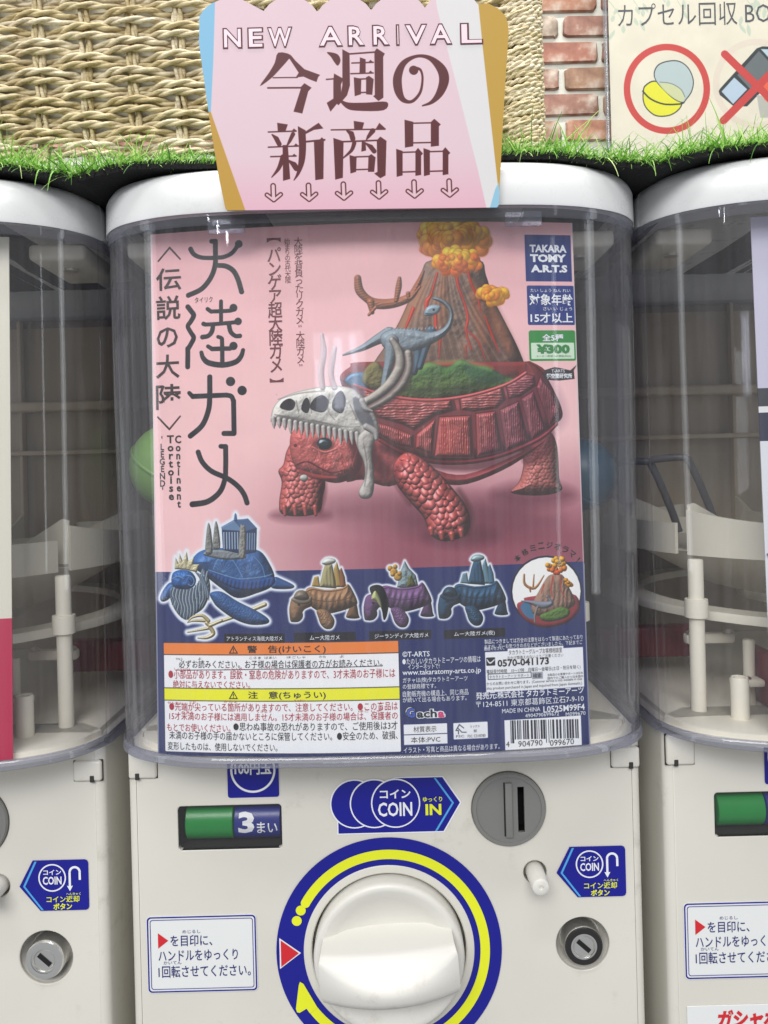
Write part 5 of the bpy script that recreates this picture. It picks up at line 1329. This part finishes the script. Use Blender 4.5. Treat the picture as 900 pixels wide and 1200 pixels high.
# 週
pg((400, 28), (430, 44), (432, 180), (420, 222), (384, 264), (370, 252), (394, 212), (400, 180)); ln(425, 48, 535, 40, 7)
pg((535, 38), (545, 24), (579, 46), (572, 60), (573, 232), (552, 246), (530, 226), (537, 220))
ln(440, 86, 530, 83, 6); uro(522, 82, 12); ln(436, 131, 530, 128, 6); uro(522, 127, 12); pg((474, 62), (498, 70), (498, 130), (472, 130))
pg((448, 146), (480, 152), (478, 218), (452, 226)); pg((500, 146), (512, 140), (532, 154), (526, 220), (500, 218)); ln(470, 154, 510, 152, 6); ln(470, 211, 510, 209, 6)
C.shape(catmull(Z([(335, 40), (378, 48), (392, 74), (381, 97), (366, 82), (352, 60)]), 4), BRN)
ln(333, 155, 372, 152, 6); pg((365, 130), (404, 152), (394, 176), (395, 236), (350, 291), (334, 254), (362, 236), (362, 160))
C.shape(catmull(Z([(383, 238), (400, 244), (430, 253), (500, 253), (587, 250), (574, 285), (460, 287), (415, 275)]), 4), BRN)
# の
C.stroke(Z([(700, 116, 38), (701, 117, 38)]), BRN)
C.stroke(Z([(712, 108, 14), (730, 116, 10), (738, 150, 9), (730, 205, 11), (705, 240, 13), (680, 250, 14), (652, 236, 24), (635, 195, 36), (634, 140, 36), (660, 85, 24), (715, 57, 13), (770, 66, 20), (815, 108, 38), (829, 155, 42), (812, 210, 32), (778, 250, 16), (738, 266, 6)]), BRN, smooth=6)
# 新
pg((125, 338), (170, 345), (160, 374), (128, 374)); ln(88, 377, 205, 373, 6); uro(200, 373, 14)
C.stroke(Z([(104, 388, 6), (122, 405, 20), (134, 428, 20)]), BRN); C.stroke(Z([(192, 386, 18), (178, 415, 14), (166, 436, 6)]), BRN)
ln(88, 441, 215, 436, 6); uro(208, 436, 14); ln(98, 481, 205, 478, 6); uro(200, 478, 12)
pg((148, 432), (170, 432), (180, 575), (150, 583)); C.stroke(Z([(150, 482, 22), (132, 530, 16), (102, 568, 4)]), BRN, smooth=4); C.stroke(Z([(172, 496, 6), (196, 515, 24), (206, 530, 24)]), BRN)
pg((212, 352), (245, 370), (246, 420), (216, 420)); C.stroke(Z([(230, 380, 30), (232, 440, 30), (228, 500, 26), (214, 550, 14), (196, 580, 4)]), BRN, smooth=4)
pg((240, 378), (300, 338), (320, 362), (280, 368), (244, 386)); ln(245, 418, 325, 410, 8); uro(318, 412, 16); pg((280, 415), (322, 415), (320, 575), (286, 580))
# 商
pg((448, 330), (492, 337), (484, 366), (450, 366)); ln(353, 368, 580, 365, 6); pg((540, 365), (556, 338), (584, 364))
C.stroke(Z([(420, 372, 8), (438, 384, 22), (444, 405, 22)]), BRN); C.stroke(Z([(528, 372, 22), (510, 396, 14), (502, 408, 6)]), BRN)
pg((362, 402), (405, 416), (402, 570), (370, 578)); ln(398, 418, 555, 412, 7); pg((545, 412), (560, 396), (586, 414), (582, 560), (560, 572), (534, 552), (548, 545))
C.stroke(Z([(450, 424, 18), (438, 455, 14), (402, 488, 5)]), BRN, smooth=4); C.stroke(Z([(498, 424, 6), (520, 440, 20), (534, 458, 20)]), BRN); pg((482, 415), (498, 420), (500, 455), (480, 460))
pg((430, 474), (460, 482), (458, 545), (434, 552)); pg((510, 478), (522, 470), (540, 484), (534, 545), (508, 545)); ln(455, 482, 515, 480, 6); ln(455, 536, 515, 534, 6)
# 品
for x0, y0, w, h in ((662, 325, 148, 114), (627, 448, 108, 114), (742, 445, 108, 114)):
    b = w*0.25
    pg((x0, y0), (x0+b, y0+9), (x0+b, y0+h-2), (x0+2, y0+h+4)); pg((x0+w-b, y0+10), (x0+w-b*0.6, y0-4), (x0+w+5, y0+20), (x0+w-3, y0+28), (x0+w-3, y0+h-4), (x0+w-b, y0+h))
    ln(x0+b*0.8, y0+15, x0+w-b*0.9, y0+13, 6); ln(x0+b*0.8, y0+h-16, x0+w-b*0.9, y0+h-18, 6)
for x, y in ((108, 592), (257, 590), (404, 585), (552, 580), (702, 576), (850, 572)):
    for w_, c_ in ((24, BRN), (13, (244, 206, 218))):
        C.stroke(Z([(x, y+12, w_), (x+2, y+66, w_)]), c_); C.stroke(Z([(x-26, y+50, w_-4), (x+3, y+72, w_-4)]), c_); C.stroke(Z([(x+32, y+48, w_-4), (x+3, y+72, w_-4)]), c_)
    C.stroke(Z([(x, y+14, 12), (x+2, y+64, 12)]), (244, 206, 218))
SIGN_IMG = C.finish('sign_print')
def scal():
    o = []
    # bottom corners, then up the right side, scallops right to left, down the left side
    o += [(266, 246.5), (582.5, 243.0), (584.5, 240)]
    o += [(588, 170), (592, 100), (596, 40)]
    o += [(596 - 0.5, 28), (592, 18), (584, 10), (572, 4)]
    cus = [(560, 5), (498, 9), (435, 12), (372, 14), (309, 13)]
    for (xa, ya), (xb, yb) in zip(cus[:-1], cus[1:]):
        o.append((xa, ya))
        for k in range(1, 10):
            t = k/10; o.append((xa+(xb-xa)*t, ya+(yb-ya)*t-18*math.sin(math.pi*t)**0.7))
    o.append(cus[-1])
    for k in range(1, 9):
        a = R(60+k*13); o.append((272+38*math.cos(a)*1.05, 28-30*math.sin(a)))
    o += [(233.5, 38), (233, 50), (240, 100), (247, 150), (256, 205), (264, 244)]
    return o
pts = scal()
Q = [SM(x, y) for x, y in pts]
tris = tessellate_polygon([[Vector((x, z, 0)) for x, z in Q]])
sign = thing('arrival_sign', (sum(q[0] for q in Q)/len(Q), SY, min(q[1] for q in Q)), 'pink scalloped new arrival sign propped on the lid of the middle machine', 'sign')
V = [(x, SY, z) for x, z in Q]+[(x, SY+0.0008, z) for x, z in Q]; n = len(Q); Fc = []
for a, b, c in tris:
    nn = (Q[b][0]-Q[a][0])*(Q[c][1]-Q[a][1])-(Q[b][1]-Q[a][1])*(Q[c][0]-Q[a][0])
    q = (a, b, c) if nn > 0 else (a, c, b); Fc.append(q); Fc.append((q[2]+n, q[1]+n, q[0]+n))
for i in range(n): j = (i+1) % n; Fc.append((i, n+i, n+j, j))
UV = [((x-sx0)/(sx1-sx0), (z-sz0)/(sz1-sz0)) for x, y, z in V]
put('sign_board', V, Fc, print_mat('arrival_sign_print', SIGN_IMG, 0.36, 0.14, 0.64), sign, uvs=UV)
SBR = mat('sign_brown_ink', (84, 36, 42), 0.4, 0.15); SPK = mat('sign_pink_ink', (204, 182, 192), 0.35)
word = 'NEW ARRIVAL'; xs = [271, 294.5, 319, None, 355, 383, 409.5, 431, 454, 479, 505.5, 541][:12]
cells = [('N', 262, 283), ('E', 287, 304), ('W', 306, 334), ('A', 348, 373), ('R', 377, 399), ('R', 404, 425), ('I', 431, 434), ('V', 440, 463), ('A', 466, 492), ('L', 497, 514)]
cells = [('N', 261, 284), ('E', 290, 309), ('W', 313, 343), ('A', 373, 402), ('R', 407, 428), ('R', 436, 457), ('I', 464, 468), ('V', 474, 501), ('A', 503, 530), ('L', 539, 566)]
for ch, xa, xb in cells:
    yb_ = 58-(xa+xb-525)/2*0.022*1.0-((xa+xb)/2-415)**2*-0.00001; yt_ = yb_-25
    tt = ((xa+xb)/2-262)/304; y_b = 57.5-5.5*tt; y_t = 33-6.5*tt+3*math.sin(tt*3.14)*0
    text(ch, (xa, y_t, xb, y_b), SBR, sign, SP, 0.0002, bold=0.05 if ch != 'I' else 0.05)
    wd = 1.7; text(ch, (xa+wd, y_t+wd, xb-wd if ch != 'I' else xb-1.2, y_b-wd), SPK, sign, SP, 0.0003, bold=0.012)
# ================================================================== brick wall and the recycling board
WY = 0.65
bw = thing('brick_wall', (0.1, WY+0.02, -0.3), 'whitewashed wall of worn red and brown bricks behind the shelf', 'wall')
MORT = mat('pale_mortar', (200, 200, 190), 0.9, bump=0.8, bscale=260, var=0.1, vscale=60)
kk = (WY-CAMY)/F
v, f = box(-1.0, 1.5, WY+0.004, WY+0.06, -0.3, 0.95); put('mortar', v, f, MORT, bw)
def brickmat(i, c, c2):
    m = bpy.data.materials.new('worn_brick'); m.use_nodes = True; nt = m.node_tree; p = nt.nodes['Principled BSDF']; p.inputs['Roughness'].default_value = 0.9
    tc = nt.nodes.new('ShaderNodeTexCoord'); n1 = nt.nodes.new('ShaderNodeTexNoise'); n1.inputs['Scale'].default_value = 34+i*3; n1.inputs['Detail'].default_value = 8; nt.links.new(tc.outputs['Object'], n1.inputs['Vector'])
    r = nt.nodes.new('ShaderNodeValToRGB'); e = r.color_ramp.elements; e[0].position = 0.32; e[1].position = 0.72; e[0].color = (*lin(c), 1); e[1].color = (*lin((196, 182, 168)), 1)
    q = e.new(0.52); q.color = (*lin(c2), 1)
    nt.links.new(n1.outputs['Fac'], r.inputs[0]); nt.links.new(r.outputs[0], p.inputs['Base Color'])
    b = nt.nodes.new('ShaderNodeBump'); b.inputs['Strength'].default_value = 0.6; b.inputs['Distance'].default_value = 0.002; nt.links.new(n1.outputs['Fac'], b.inputs['Height']); nt.links.new(b.outputs[0], p.inputs['Normal'])
    return m
BM = [brickmat(0, (128, 84, 74), (158, 110, 94)), brickmat(1, (122, 92, 78), (158, 126, 104)), brickmat(2, (120, 84, 76), (148, 112, 98)), brickmat(3, (140, 92, 76), (172, 128, 106)), brickmat(4, (110, 100, 92), (150, 134, 118))]
course = 30.6*kk; ztop = at(670, 15.5, WY)[1]
def brickmesh(w, h, seed):
    bm = bmesh.new(); g_ = random.Random(seed)
    P = rrect(-w/2, -h/2, w/2, h/2, 0.006, 3); P = [(x+g_.uniform(-.0012, .0012), y+g_.uniform(-.0012, .0012)) for x, y in P]
    n_ = len(P); V = [(x, 0.008, z) for x, z in P]+[(x, 0.0022, z) for x, z in P]+[(x*0.965, 0, z*0.93) for x, z in P]
    Fc = [(i, (i+1) % n_, n_+(i+1) % n_, n_+i) for i in range(n_)]+[(n_+i, n_+(i+1) % n_, 2*n_+(i+1) % n_, 2*n_+i) for i in range(n_)]+[tuple(range(2*n_, 3*n_))]
    me = bpy.data.meshes.new('brick'); me.from_pydata(V, [], Fc); me.polygons.foreach_set('use_smooth', [True]*len(me.polygons)); me.set_sharp_from_angle(angle=R(50)); me.materials.append(BM[0]); return me
bl = 88*kk; BMESH = [brickmesh(bl-0.0075, course-0.0078, s_) for s_ in range(5)]
x657 = at(657, 32, WY)[0]; x703 = at(703, 60, WY)[0]
for r_ in range(-1, 6):
    zc_ = ztop+course/2-course*r_ - course*0 
    base = x657 if r_ % 2 == 1 else x703-0.0
    for c_ in range(-9, 5):
        xc = base+(c_+0.5)*bl
        if xc > 0.46: continue
        o = bpy.data.objects.new('brick', BMESH[(r_*3+c_) % 5]); S.collection.objects.link(o); o.parent = bw
        o.location = Vector((xc, WY-0.001+random.uniform(-.0006, .0006), zc_))-WLOC[bw.name]
        o.rotation_euler.y = random.uniform(-0.012, 0.012)
        o.material_slots[0].link = 'OBJECT'; o.material_slots[0].material = BM[[0, 1, 4, 2, 3, 2, 1][(r_*5+c_*3) % 7]]
# the board: clear acrylic over a cream sheet
RY = WY-0.022
RP = Plane(RY); RM = lambda px, py: at(px, py, RY)
rx0, rz1 = at(711, -60, RY); rx1, rz0 = at(1010, 235, RY)
C = Canvas(rx0, rx1, rz0, rz1, 1700, RM, (RY-CAMY)/F); k_ = C.k
C.img[:] = c3(222, 216, 196)*(0.97+0.06*smooth_noise(C.h, C.w, 40, 8)[..., None])
g = np.random.default_rng(5)
for bx2, by2 in ((722, 12), (745, 4), (880, 6), (900, -6), (790, -6)):
    C.stroke([(bx2-14, by2-18, 1.5), (bx2, by2, 1), (bx2+8, by2+14, 0.8)], (176, 190, 164), smooth=4, alpha=0.7)
    for k in range(6):
        x = bx2+g.uniform(-14, 14); y = by2+g.uniform(-12, 24); a = g.uniform(0.9, 2.2); l = g.uniform(8, 15)
        C.shape(catmull([(x, y), (x+l*0.5*math.cos(a)+2.5, y+l*0.5*math.sin(a)), (x+l*math.cos(a), y+l*math.sin(a)), (x+l*0.5*math.cos(a)-2.5, y+l*0.5*math.sin(a))], 4), (168, 190, 170), alpha=0.6)
def K9(l): return [(700+p[0]/4.5, p[1]/4.5)+tuple(v/4.5 for v in p[2:]) for p in l]
n_ = 60
C.stroke([(781.5+46.8*math.cos(R(6*k)), 104+49*math.sin(R(6*k)), 7.6) for k in range(61)], (196, 58, 50))
C.stroke([(886+46.8*math.cos(R(6*k)), 98+49*math.sin(R(6*k)), 7.6) for k in range(61)], (214, 196, 182), alpha=0.5)
YB = [(240, 480), (250, 450), (290, 425), (330, 430), (400, 440), (450, 480), (450, 540), (430, 580), (380, 610), (310, 612), (260, 575), (240, 530)]
C.shape(K9(YB), (34, 40, 40), smooth=5); 
C.shape(K9([((x-345)*0.95+345, (y-520)*0.94+520) for x, y in YB]), (222, 220, 34), smooth=5)
GB = [(298, 380), (320, 340), (370, 320), (430, 320), (480, 355), (508, 420), (500, 480), (470, 525), (450, 542), (400, 520), (340, 465), (305, 420)]
C.shape(K9(GB), (34, 40, 40), smooth=5); C.shape(K9([((x-405)*0.955+405, (y-430)*0.955+430) for x, y in GB]), (176, 192, 192), smooth=5)
C.shape(K9([(330, 440), (380, 440), (440, 470), (460, 510), (445, 535), (400, 515), (350, 475)]), (206, 208, 138), smooth=5, alpha=0.7)
C.stroke(K9([(330, 432, 5), (390, 440, 5), (440, 470, 5), (462, 510, 5)]), (120, 130, 128), smooth=5)
C.stroke(K9([(240, 480, 8), (280, 520, 8), (350, 548, 8), (430, 548, 8), (456, 540, 8)]), (34, 40, 40), smooth=5)
GC = [(640, 480), (720, 400), (860, 250), (960, 240), (1010, 330), (900, 480), (800, 600), (720, 560)]
C.shape(K9([(640, 480), (648, 466), (840, 255), (870, 244), (1000, 250), (1010, 330), (790, 560), (720, 560), (646, 500)]), (36, 42, 44))
C.shape(K9([(655, 482), (722, 408), (790, 470), (716, 548)]), (176, 196, 212)); C.shape(K9([(738, 396), (852, 268), (930, 350), (806, 468)]), (96, 104, 106)); C.shape(K9([(862, 258), (1000, 262), (1000, 320), (940, 344)]), (176, 200, 208))
C.shape(K9([(840, 500), (1000, 520), (1000, 620), (860, 620)]), (178, 178, 168))
C.shape(K9([(870, 460), (960, 400), (1000, 480), (900, 540)]), (226, 92, 52), smooth=3)
C.stroke(K9([(672, 285, 40), (1010, 615, 40)]), (194, 56, 50)); C.stroke(K9([(665, 635, 40), (1010, 290, 40)]), (194, 56, 50))
REC_IMG = C.finish('recycling_board_print')
rb = thing('recycling_board', ((rx0+rx1)/2, RY, rz0), 'cream capsule return notice under clear acrylic with red ring and cross', 'sign')
v, f = box(rx0, rx1, RY, RY+0.0012, rz0, rz1)
UV = [((p[0]-rx0)/(rx1-rx0), (p[2]-rz0)/(rz1-rz0)) for p in v]
put('printed_sheet', v, f, print_mat('recycling_sheet_print', REC_IMG, 0.4, 0.4, 0.95), rb, uvs=UV)
v, f = bbox(rx0-0.006, rx1+0.006, RY-0.0045, RY-0.0005, rz0-0.008, rz1+0.008, 0.0008); put('acrylic_front', v, f, PANE, rb)
v, f = bbox(rx0-0.0062, rx0-0.0036, RY-0.005, RY+0.006, rz0-0.008, rz1+0.008, 0.0006); put('acrylic_edge', v, f, ACRY, rb)
DK = mat('board_black_ink', (62, 66, 70), 0.5)
text('カプセル回収 BOX', (724, 2.5, 921, 30), DK, rb, RP, 0.0003, bold=-0.002)
flush_text()
# ================================================================== woven panel
BY = 0.030
kb = (BY-CAMY)/F
def ropemat(name, c1, c2, c3_):
    m = bpy.data.materials.new(name); m.use_nodes = True; nt = m.node_tree; p = nt.nodes['Principled BSDF']; p.inputs['Roughness'].default_value = 0.62; p.inputs['Specular IOR Level'].default_value = 0.3
    tc = nt.nodes.new('ShaderNodeTexCoord'); mp = nt.nodes.new('ShaderNodeMapping'); mp.inputs['Scale'].default_value = (0.16, 1, 1); nt.links.new(tc.outputs['Object'], mp.inputs['Vector'])
    n1 = nt.nodes.new('ShaderNodeTexNoise'); n1.inputs['Scale'].default_value = 900; n1.inputs['Detail'].default_value = 5; nt.links.new(mp.outputs[0], n1.inputs['Vector'])
    n2 = nt.nodes.new('ShaderNodeTexNoise'); n2.inputs['Scale'].default_value = 60; n2.inputs['Detail'].default_value = 3; nt.links.new(tc.outputs['Object'], n2.inputs['Vector'])
    ad = nt.nodes.new('ShaderNodeMath'); ad.operation = 'MULTIPLY_ADD'; ad.inputs[1].default_value = 0.5; nt.links.new(n1.outputs['Fac'], ad.inputs[0])
    h = nt.nodes.new('ShaderNodeMath'); h.operation = 'MULTIPLY'; h.inputs[1].default_value = 0.5; nt.links.new(n2.outputs['Fac'], h.inputs[0]); nt.links.new(h.outputs[0], ad.inputs[2])
    r = nt.nodes.new('ShaderNodeValToRGB'); e = r.color_ramp.elements; e[0].position = 0.36; e[1].position = 0.64; e[0].color = (*lin(c1), 1); e[1].color = (*lin(c3_), 1); q = e.new(0.5); q.color = (*lin(c2), 1)
    nt.links.new(ad.outputs[0], r.inputs[0])
    oi = nt.nodes.new('ShaderNodeObjectInfo'); hv = nt.nodes.new('ShaderNodeHueSaturation'); vr = nt.nodes.new('ShaderNodeMapRange'); vr.inputs['To Min'].default_value = 0.82; vr.inputs['To Max'].default_value = 1.1
    sr = nt.nodes.new('ShaderNodeMapRange'); sr.inputs['To Min'].default_value = 1.15; sr.inputs['To Max'].default_value = 0.75
    nt.links.new(oi.outputs['Random'], vr.inputs['Value']); nt.links.new(oi.outputs['Random'], sr.inputs['Value']); nt.links.new(vr.outputs[0], hv.inputs['Value']); nt.links.new(sr.outputs[0], hv.inputs['Saturation'])
    nt.links.new(r.outputs[0], hv.inputs['Color']); nt.links.new(hv.outputs[0], p.inputs['Base Color'])
    b = nt.nodes.new('ShaderNodeBump'); b.inputs['Strength'].default_value = 0.9; b.inputs['Distance'].default_value = 0.0005; nt.links.new(n1.outputs['Fac'], b.inputs['Height']); nt.links.new(b.outputs[0], p.inputs['Normal'])
    return m
ROPE = ropemat('seagrass_rope', (168, 148, 110), (206, 190, 152), (230, 217, 184))
wp = thing('woven_panel', (-0.1, BY, 0.172), 'woven seagrass screen standing on the turf behind the machines', 'woven screen')
xR = at(592, 90, BY)[0]; zb = at(320, 172, BY)[1]; zt = at(320, -30, BY)[1]
SP_ = 54.6*kb; RPP = 8.65*kb; nrow = int((zt-zb)/RPP)+3; xL = -0.34
stake0 = at(103, 80, BY)[0]
def twisted(path, r, period, n=6, plies=2, ph=0.0, squash=1.0, jit=0.12, rndm=random):
    """a two-ply twisted rope along path"""
    P = np.array(path); d = np.gradient(P, axis=0); d /= np.linalg.norm(d, axis=1)[:, None]
    s_ = np.concatenate([[0], np.cumsum(np.linalg.norm(np.diff(P, axis=0), axis=1))])
    up = np.tile(np.array([0.0, 1.0, 0.02]), (len(P), 1)); a = np.cross(d, up); a /= np.linalg.norm(a, axis=1)[:, None]; b = np.cross(a, d)
    V, Fc = [], []
    wob = np.interp(s_, np.linspace(0, s_[-1], max(3, int(s_[-1]/0.01))), [rndm.uniform(1-jit, 1+jit) for _ in range(max(3, int(s_[-1]/0.01)))])
    phw = np.cumsum(np.concatenate([[0], np.diff(s_)])*wob)*2*math.pi/period+ph
    for k in range(plies):
        t = phw+2*math.pi*k/plies; c_ = P+(a*np.cos(t)[:, None]+b*np.sin(t)[:, None])*(r*0.44)
        rr = r*0.66*(0.8+0.25*wob)
        base = len(V)
        for i in range(len(P)):
            for j in range(n):
                q = 2*math.pi*j/n; V.append(c_[i]+(a[i]*math.cos(q)*squash+b[i]*math.sin(q))*rr[i])
        for i in range(len(P)-1):
            for j in range(n):
                j2 = (j+1) % n; Fc.append((base+i*n+j, base+i*n+j2, base+(i+1)*n+j2, base+(i+1)*n+j))
        Fc.append(tuple(base+j for j in range(n))); Fc.append(tuple(base+(len(P)-1)*n+j for j in range(n-1, -1, -1)))
    return V, Fc
rd = random.Random(2)
for r_ in range(nrow):
    z = zb+RPP*(r_-0.5)+rd.uniform(-.0003, .0003); pair = r_//2; within = r_ % 2
    x = np.arange(xL, xR+0.004, 0.0011)
    ph = math.pi*(x-stake0)/SP_+(math.pi if pair % 2 else 0)
    yv = BY-0.0030*np.cos(ph)*np.abs(np.cos(ph))**-0.25
    zv = z+(within-0.5)*0.0004*0+0.0011*np.cos(ph)*(-1 if within else 1)*-0.45+0.0004*np.interp(x, np.arange(xL, xR+0.05, 0.02), [rd.uniform(-1, 1) for _ in np.arange(xL, xR+0.05, 0.02)])
    V, Fc = twisted(np.stack([x, yv, zv], 1), 0.0022, 0.027, 6, 2, rd.uniform(0, 6), rndm=rd)
    put('seagrass_rope', V, Fc, ROPE, wp, smooth=True)
xs_ = stake0-SP_*9
while xs_ < xR-0.006:
    for dx_ in (-0.0019, 0.0019):
        z = np.arange(zb-0.006, zt+0.03, 0.002); lean = 0.012*(xs_-stake0)
        x = xs_+dx_+0.0004*np.sin(z*140+dx_*900)+ -0.02*(z-zb)
        V, Fc = twisted(np.stack([x, np.full(len(z), BY+0.0002), z], 1), 0.0020, 0.03, 6, 2, rd.uniform(0, 6), rndm=rd)
        put('stake', V, Fc, ROPE, wp, smooth=True)
    xs_ += SP_
# bound edge: close wraps round the end post
xe0 = at(586, 90, BY)[0]; xe1 = at(636, 90, BY)[0]; z = zb-0.008; k = 0
while z < zt+0.03:
    tilt = rd.uniform(0.0008, 0.0042)*(1 if (k//2) % 2 else 0.6); pa = []
    for i in range(15):
        a = R(-70+i*14.5); cxm = (xe0+xe1)/2; hw_ = (xe1-xe0)/2
        pa.append((cxm+hw_*math.sin(a*0.96), BY+0.004-0.0095*math.cos(a), z+tilt*(i/14-0.5)*1.6+0.0006*math.sin(i*0.9+k)))
    V, Fc = twisted(catmull(pa, 3, closed=False), 0.0018*rd.uniform(0.85, 1.15), 0.011, 6, 2, rd.uniform(0, 6), rndm=rd)
    put('edge_wrap', V, Fc, ROPE, wp, smooth=True)
    if k % 4 == 1:      # frayed tuck crossing the wraps
        pa = [(cxm-0.010, BY-0.004, z-0.001), (cxm-0.003, BY-0.0068, z+0.001), (cxm+0.004, BY-0.0064, z+0.0032)]
        V, Fc = tube(catmull(pa, 4, closed=False), 0.0009, 6); put('frayed_tuck', V, Fc, ROPE, wp, smooth=True)
    z += 0.00285*rd.uniform(0.85, 1.15); k += 1
v, f = lathe([(0.0001, 0), (0.007, 0), (0.007, 0.16), (0.0001, 0.16)], 16, ((xe0+xe1)/2-0.002, BY+0.006, zb-0.006), 'z'); put('end_post', v, f, ROPE, wp, smooth=True, angle=40)
v, f = bbox(xL, xR+0.008, BY+0.009, BY+0.011, zb+0.010, zt+0.03, 0.0004, 1)
put('backing_board', v, f, mat('pale_backing_cloth', (196, 190, 168), 0.8, var=0.2, vscale=60), wp)
# ================================================================== artificial turf
tm = thing('artificial_turf', (0, 0.1, 0.166), 'bright green artificial turf with black backing laid over the machine lids', 'turf mat')
BACKM = mat('black_turf_backing', (17, 17, 18), 0.85, bump=1.0, bscale=900)
TZ0 = ZL+0.0278
def turf_z(x):
    m_ = ((x+PITCH*3.5) % PITCH)/PITCH           # 0.5 over a machine's middle ... 0 or 1 in the gap
    g_ = abs(m_-0.5)*2 if False else abs(((x/PITCH+0.5) % 1)-0.5)*2
    return TZ0+0.0006-0.0078*max(0, (g_-0.62)/0.38)**1.6+0.0012*math.sin(x*31+1)+0.0006*math.sin(x*83)
def turf_front(x): return -0.0335+0.0022*math.sin(x*17+0.6)+0.001*math.sin(x*61)
xs2 = np.linspace(-0.5, 0.55, 211); ys2 = [0, 0.01, 0.03, 0.08, 0.16, 0.28]
V, Fc = [], []
for lev in (0.0022, 0):
    for x in xs2:
        for y in ys2: V.append((x, turf_front(x)+y, turf_z(x)+lev+0.0008*math.sin(x*400+y*900)*0.3))
nY = len(ys2); nX = len(xs2); H = nX*nY
for i in range(nX-1):
    for j in range(nY-1):
        a = i*nY+j; Fc.append((a, a+nY, a+nY+1, a+1)); b = a+H; Fc.append((b, b+1, b+nY+1, b+nY))
    a = i*nY; Fc.append((a, a+H, a+H+nY, a+nY)); a += nY-1; Fc.append((a+nY, a+H+nY, a+H, a))
put('turf_backing', V, Fc, BACKM, tm)
def bladesmat():
    m = bpy.data.materials.new('turf_blade'); m.use_nodes = True; nt = m.node_tree; p = nt.nodes['Principled BSDF']; p.inputs['Roughness'].default_value = 0.42
    g_ = nt.nodes.new('ShaderNodeNewGeometry'); r = nt.nodes.new('ShaderNodeValToRGB'); e = r.color_ramp.elements
    e[0].position = 0; e[0].color = (*lin((70, 124, 44)), 1); e[1].position = 1; e[1].color = (*lin((216, 240, 158)), 1); q = e.new(0.55); q.color = (*lin((142, 202, 80)), 1)
    nt.links.new(g_.outputs['Random Per Island'], r.inputs[0]); nt.links.new(r.outputs[0], p.inputs['Base Color'])
    tl = nt.nodes.new('ShaderNodeBsdfTranslucent'); nt.links.new(r.outputs[0], tl.inputs['Color']); mx = nt.nodes.new('ShaderNodeMixShader'); mx.inputs[0].default_value = 0.35
    nt.links.new(p.outputs[0], mx.inputs[1]); nt.links.new(tl.outputs[0], mx.inputs[2]); nt.links.new(mx.outputs[0], nt.nodes['Material Output'].inputs['Surface'])
    return m
GM = bladesmat(); gr = random.Random(9)
def blade(x, y, z, ax, ay, up, L, w, droop, V, Fc, n=4):
    b = len(V); dx, dy = ax, ay; wx_, wy_ = gr.uniform(-1, 1), gr.uniform(-.5, .5); l_ = math.hypot(wx_, wy_); wx_ /= l_; wy_ /= l_
    px_, py_, pz_ = x, y, z; vx, vy, vz = ax, ay, up
    for i in range(n+1):
        t = i/n; ww = w*(1-0.75*t)/2
        V.append((px_-wx_*ww, py_-wy_*ww, pz_)); V.append((px_+wx_*ww, py_+wy_*ww, pz_))
        l_ = math.sqrt(vx*vx+vy*vy+vz*vz); s_ = L/n/l_; px_ += vx*s_; py_ += vy*s_; pz_ += vz*s_; vz -= droop
        if py_ < y-1: pass
    for i in range(n): Fc.append((b+2*i, b+2*i+1, b+2*i+3, b+2*i+2))
V, Fc = [], []
for i in range(15000):
    x = gr.uniform(-0.36, 0.42); d_ = abs(gr.gauss(0, 1))*0.018
    if d_ > 0.062: continue
    y = turf_front(x)+0.0008+d_; z = turf_z(x)+0.002
    tall = gr.random() < 0.22
    ay_ = gr.gauss(-0.25, 0.5)
    if -0.115 < x < 0.08: ay_ = max(ay_, -0.1); tall = False
    blade(x, y, z, gr.gauss(0, 0.9), ay_, gr.uniform(0.5, 1.0), (gr.uniform(0.02, 0.032) if gr.random() < 0.25 else gr.uniform(0.014, 0.022)) if tall else gr.uniform(0.006, 0.014), gr.uniform(0.0007, 0.0014), gr.uniform(0.02, 0.34), V, Fc)
for i in range(2600):    # matted fringe along the cut edge
    x = gr.uniform(-0.36, 0.42); sg = -0.115 < x < 0.08
    blade(x, turf_front(x)+gr.uniform(-0.0004, 0.003), turf_z(x)+gr.uniform(0.0016, 0.0030), gr.gauss(0, 1.0), gr.uniform(-0.5, 0.1) if not sg else gr.uniform(-0.1, 0.3), gr.uniform(0.15, 0.7), gr.uniform(0.004, 0.009), gr.uniform(0.0008, 0.0013), gr.uniform(0.15, 0.45), V, Fc)
for i in range(26):      # stray blades hanging over the edge
    x = gr.choice((gr.uniform(-0.3, -0.12), gr.uniform(0.085, 0.36))); blade(x, turf_front(x), turf_z(x)+0.002, gr.gauss(0, 0.7), -0.6, 0.2, gr.uniform(0.012, 0.022), 0.0010, gr.uniform(0.3, 0.6), V, Fc, 6)
o = put('grass_blades', V, Fc, GM, tm); tag(o, kind='stuff')
V, Fc = [], []
x = -0.36
while x < 0.42:
    clump = gr.randint(3, 6); lean = gr.uniform(0.1, 0.7)
    for q in range(clump):
        z = turf_z(x)
        b = len(V); w = gr.uniform(0.0005, 0.0009); h_ = gr.uniform(0.0030, 0.0046)
        y = turf_front(x)-0.0006
        for t in (0, 0.5, 1):
            xx_ = x+lean*h_*t*t; V.append((xx_-w/2, y-0.0012*t, z-0.0008+h_*t)); V.append((xx_+w/2*(1-0.4*t), y-0.0012*t, z-0.0008+h_*t))
        Fc += [(b, b+1, b+3, b+2), (b+2, b+3, b+5, b+4)]
        x += gr.uniform(0.0005, 0.0010)
    x += gr.uniform(0.0002, 0.0016)
o = put('black_tufts', V, Fc, BACKM, tm); tag(o, kind='stuff')
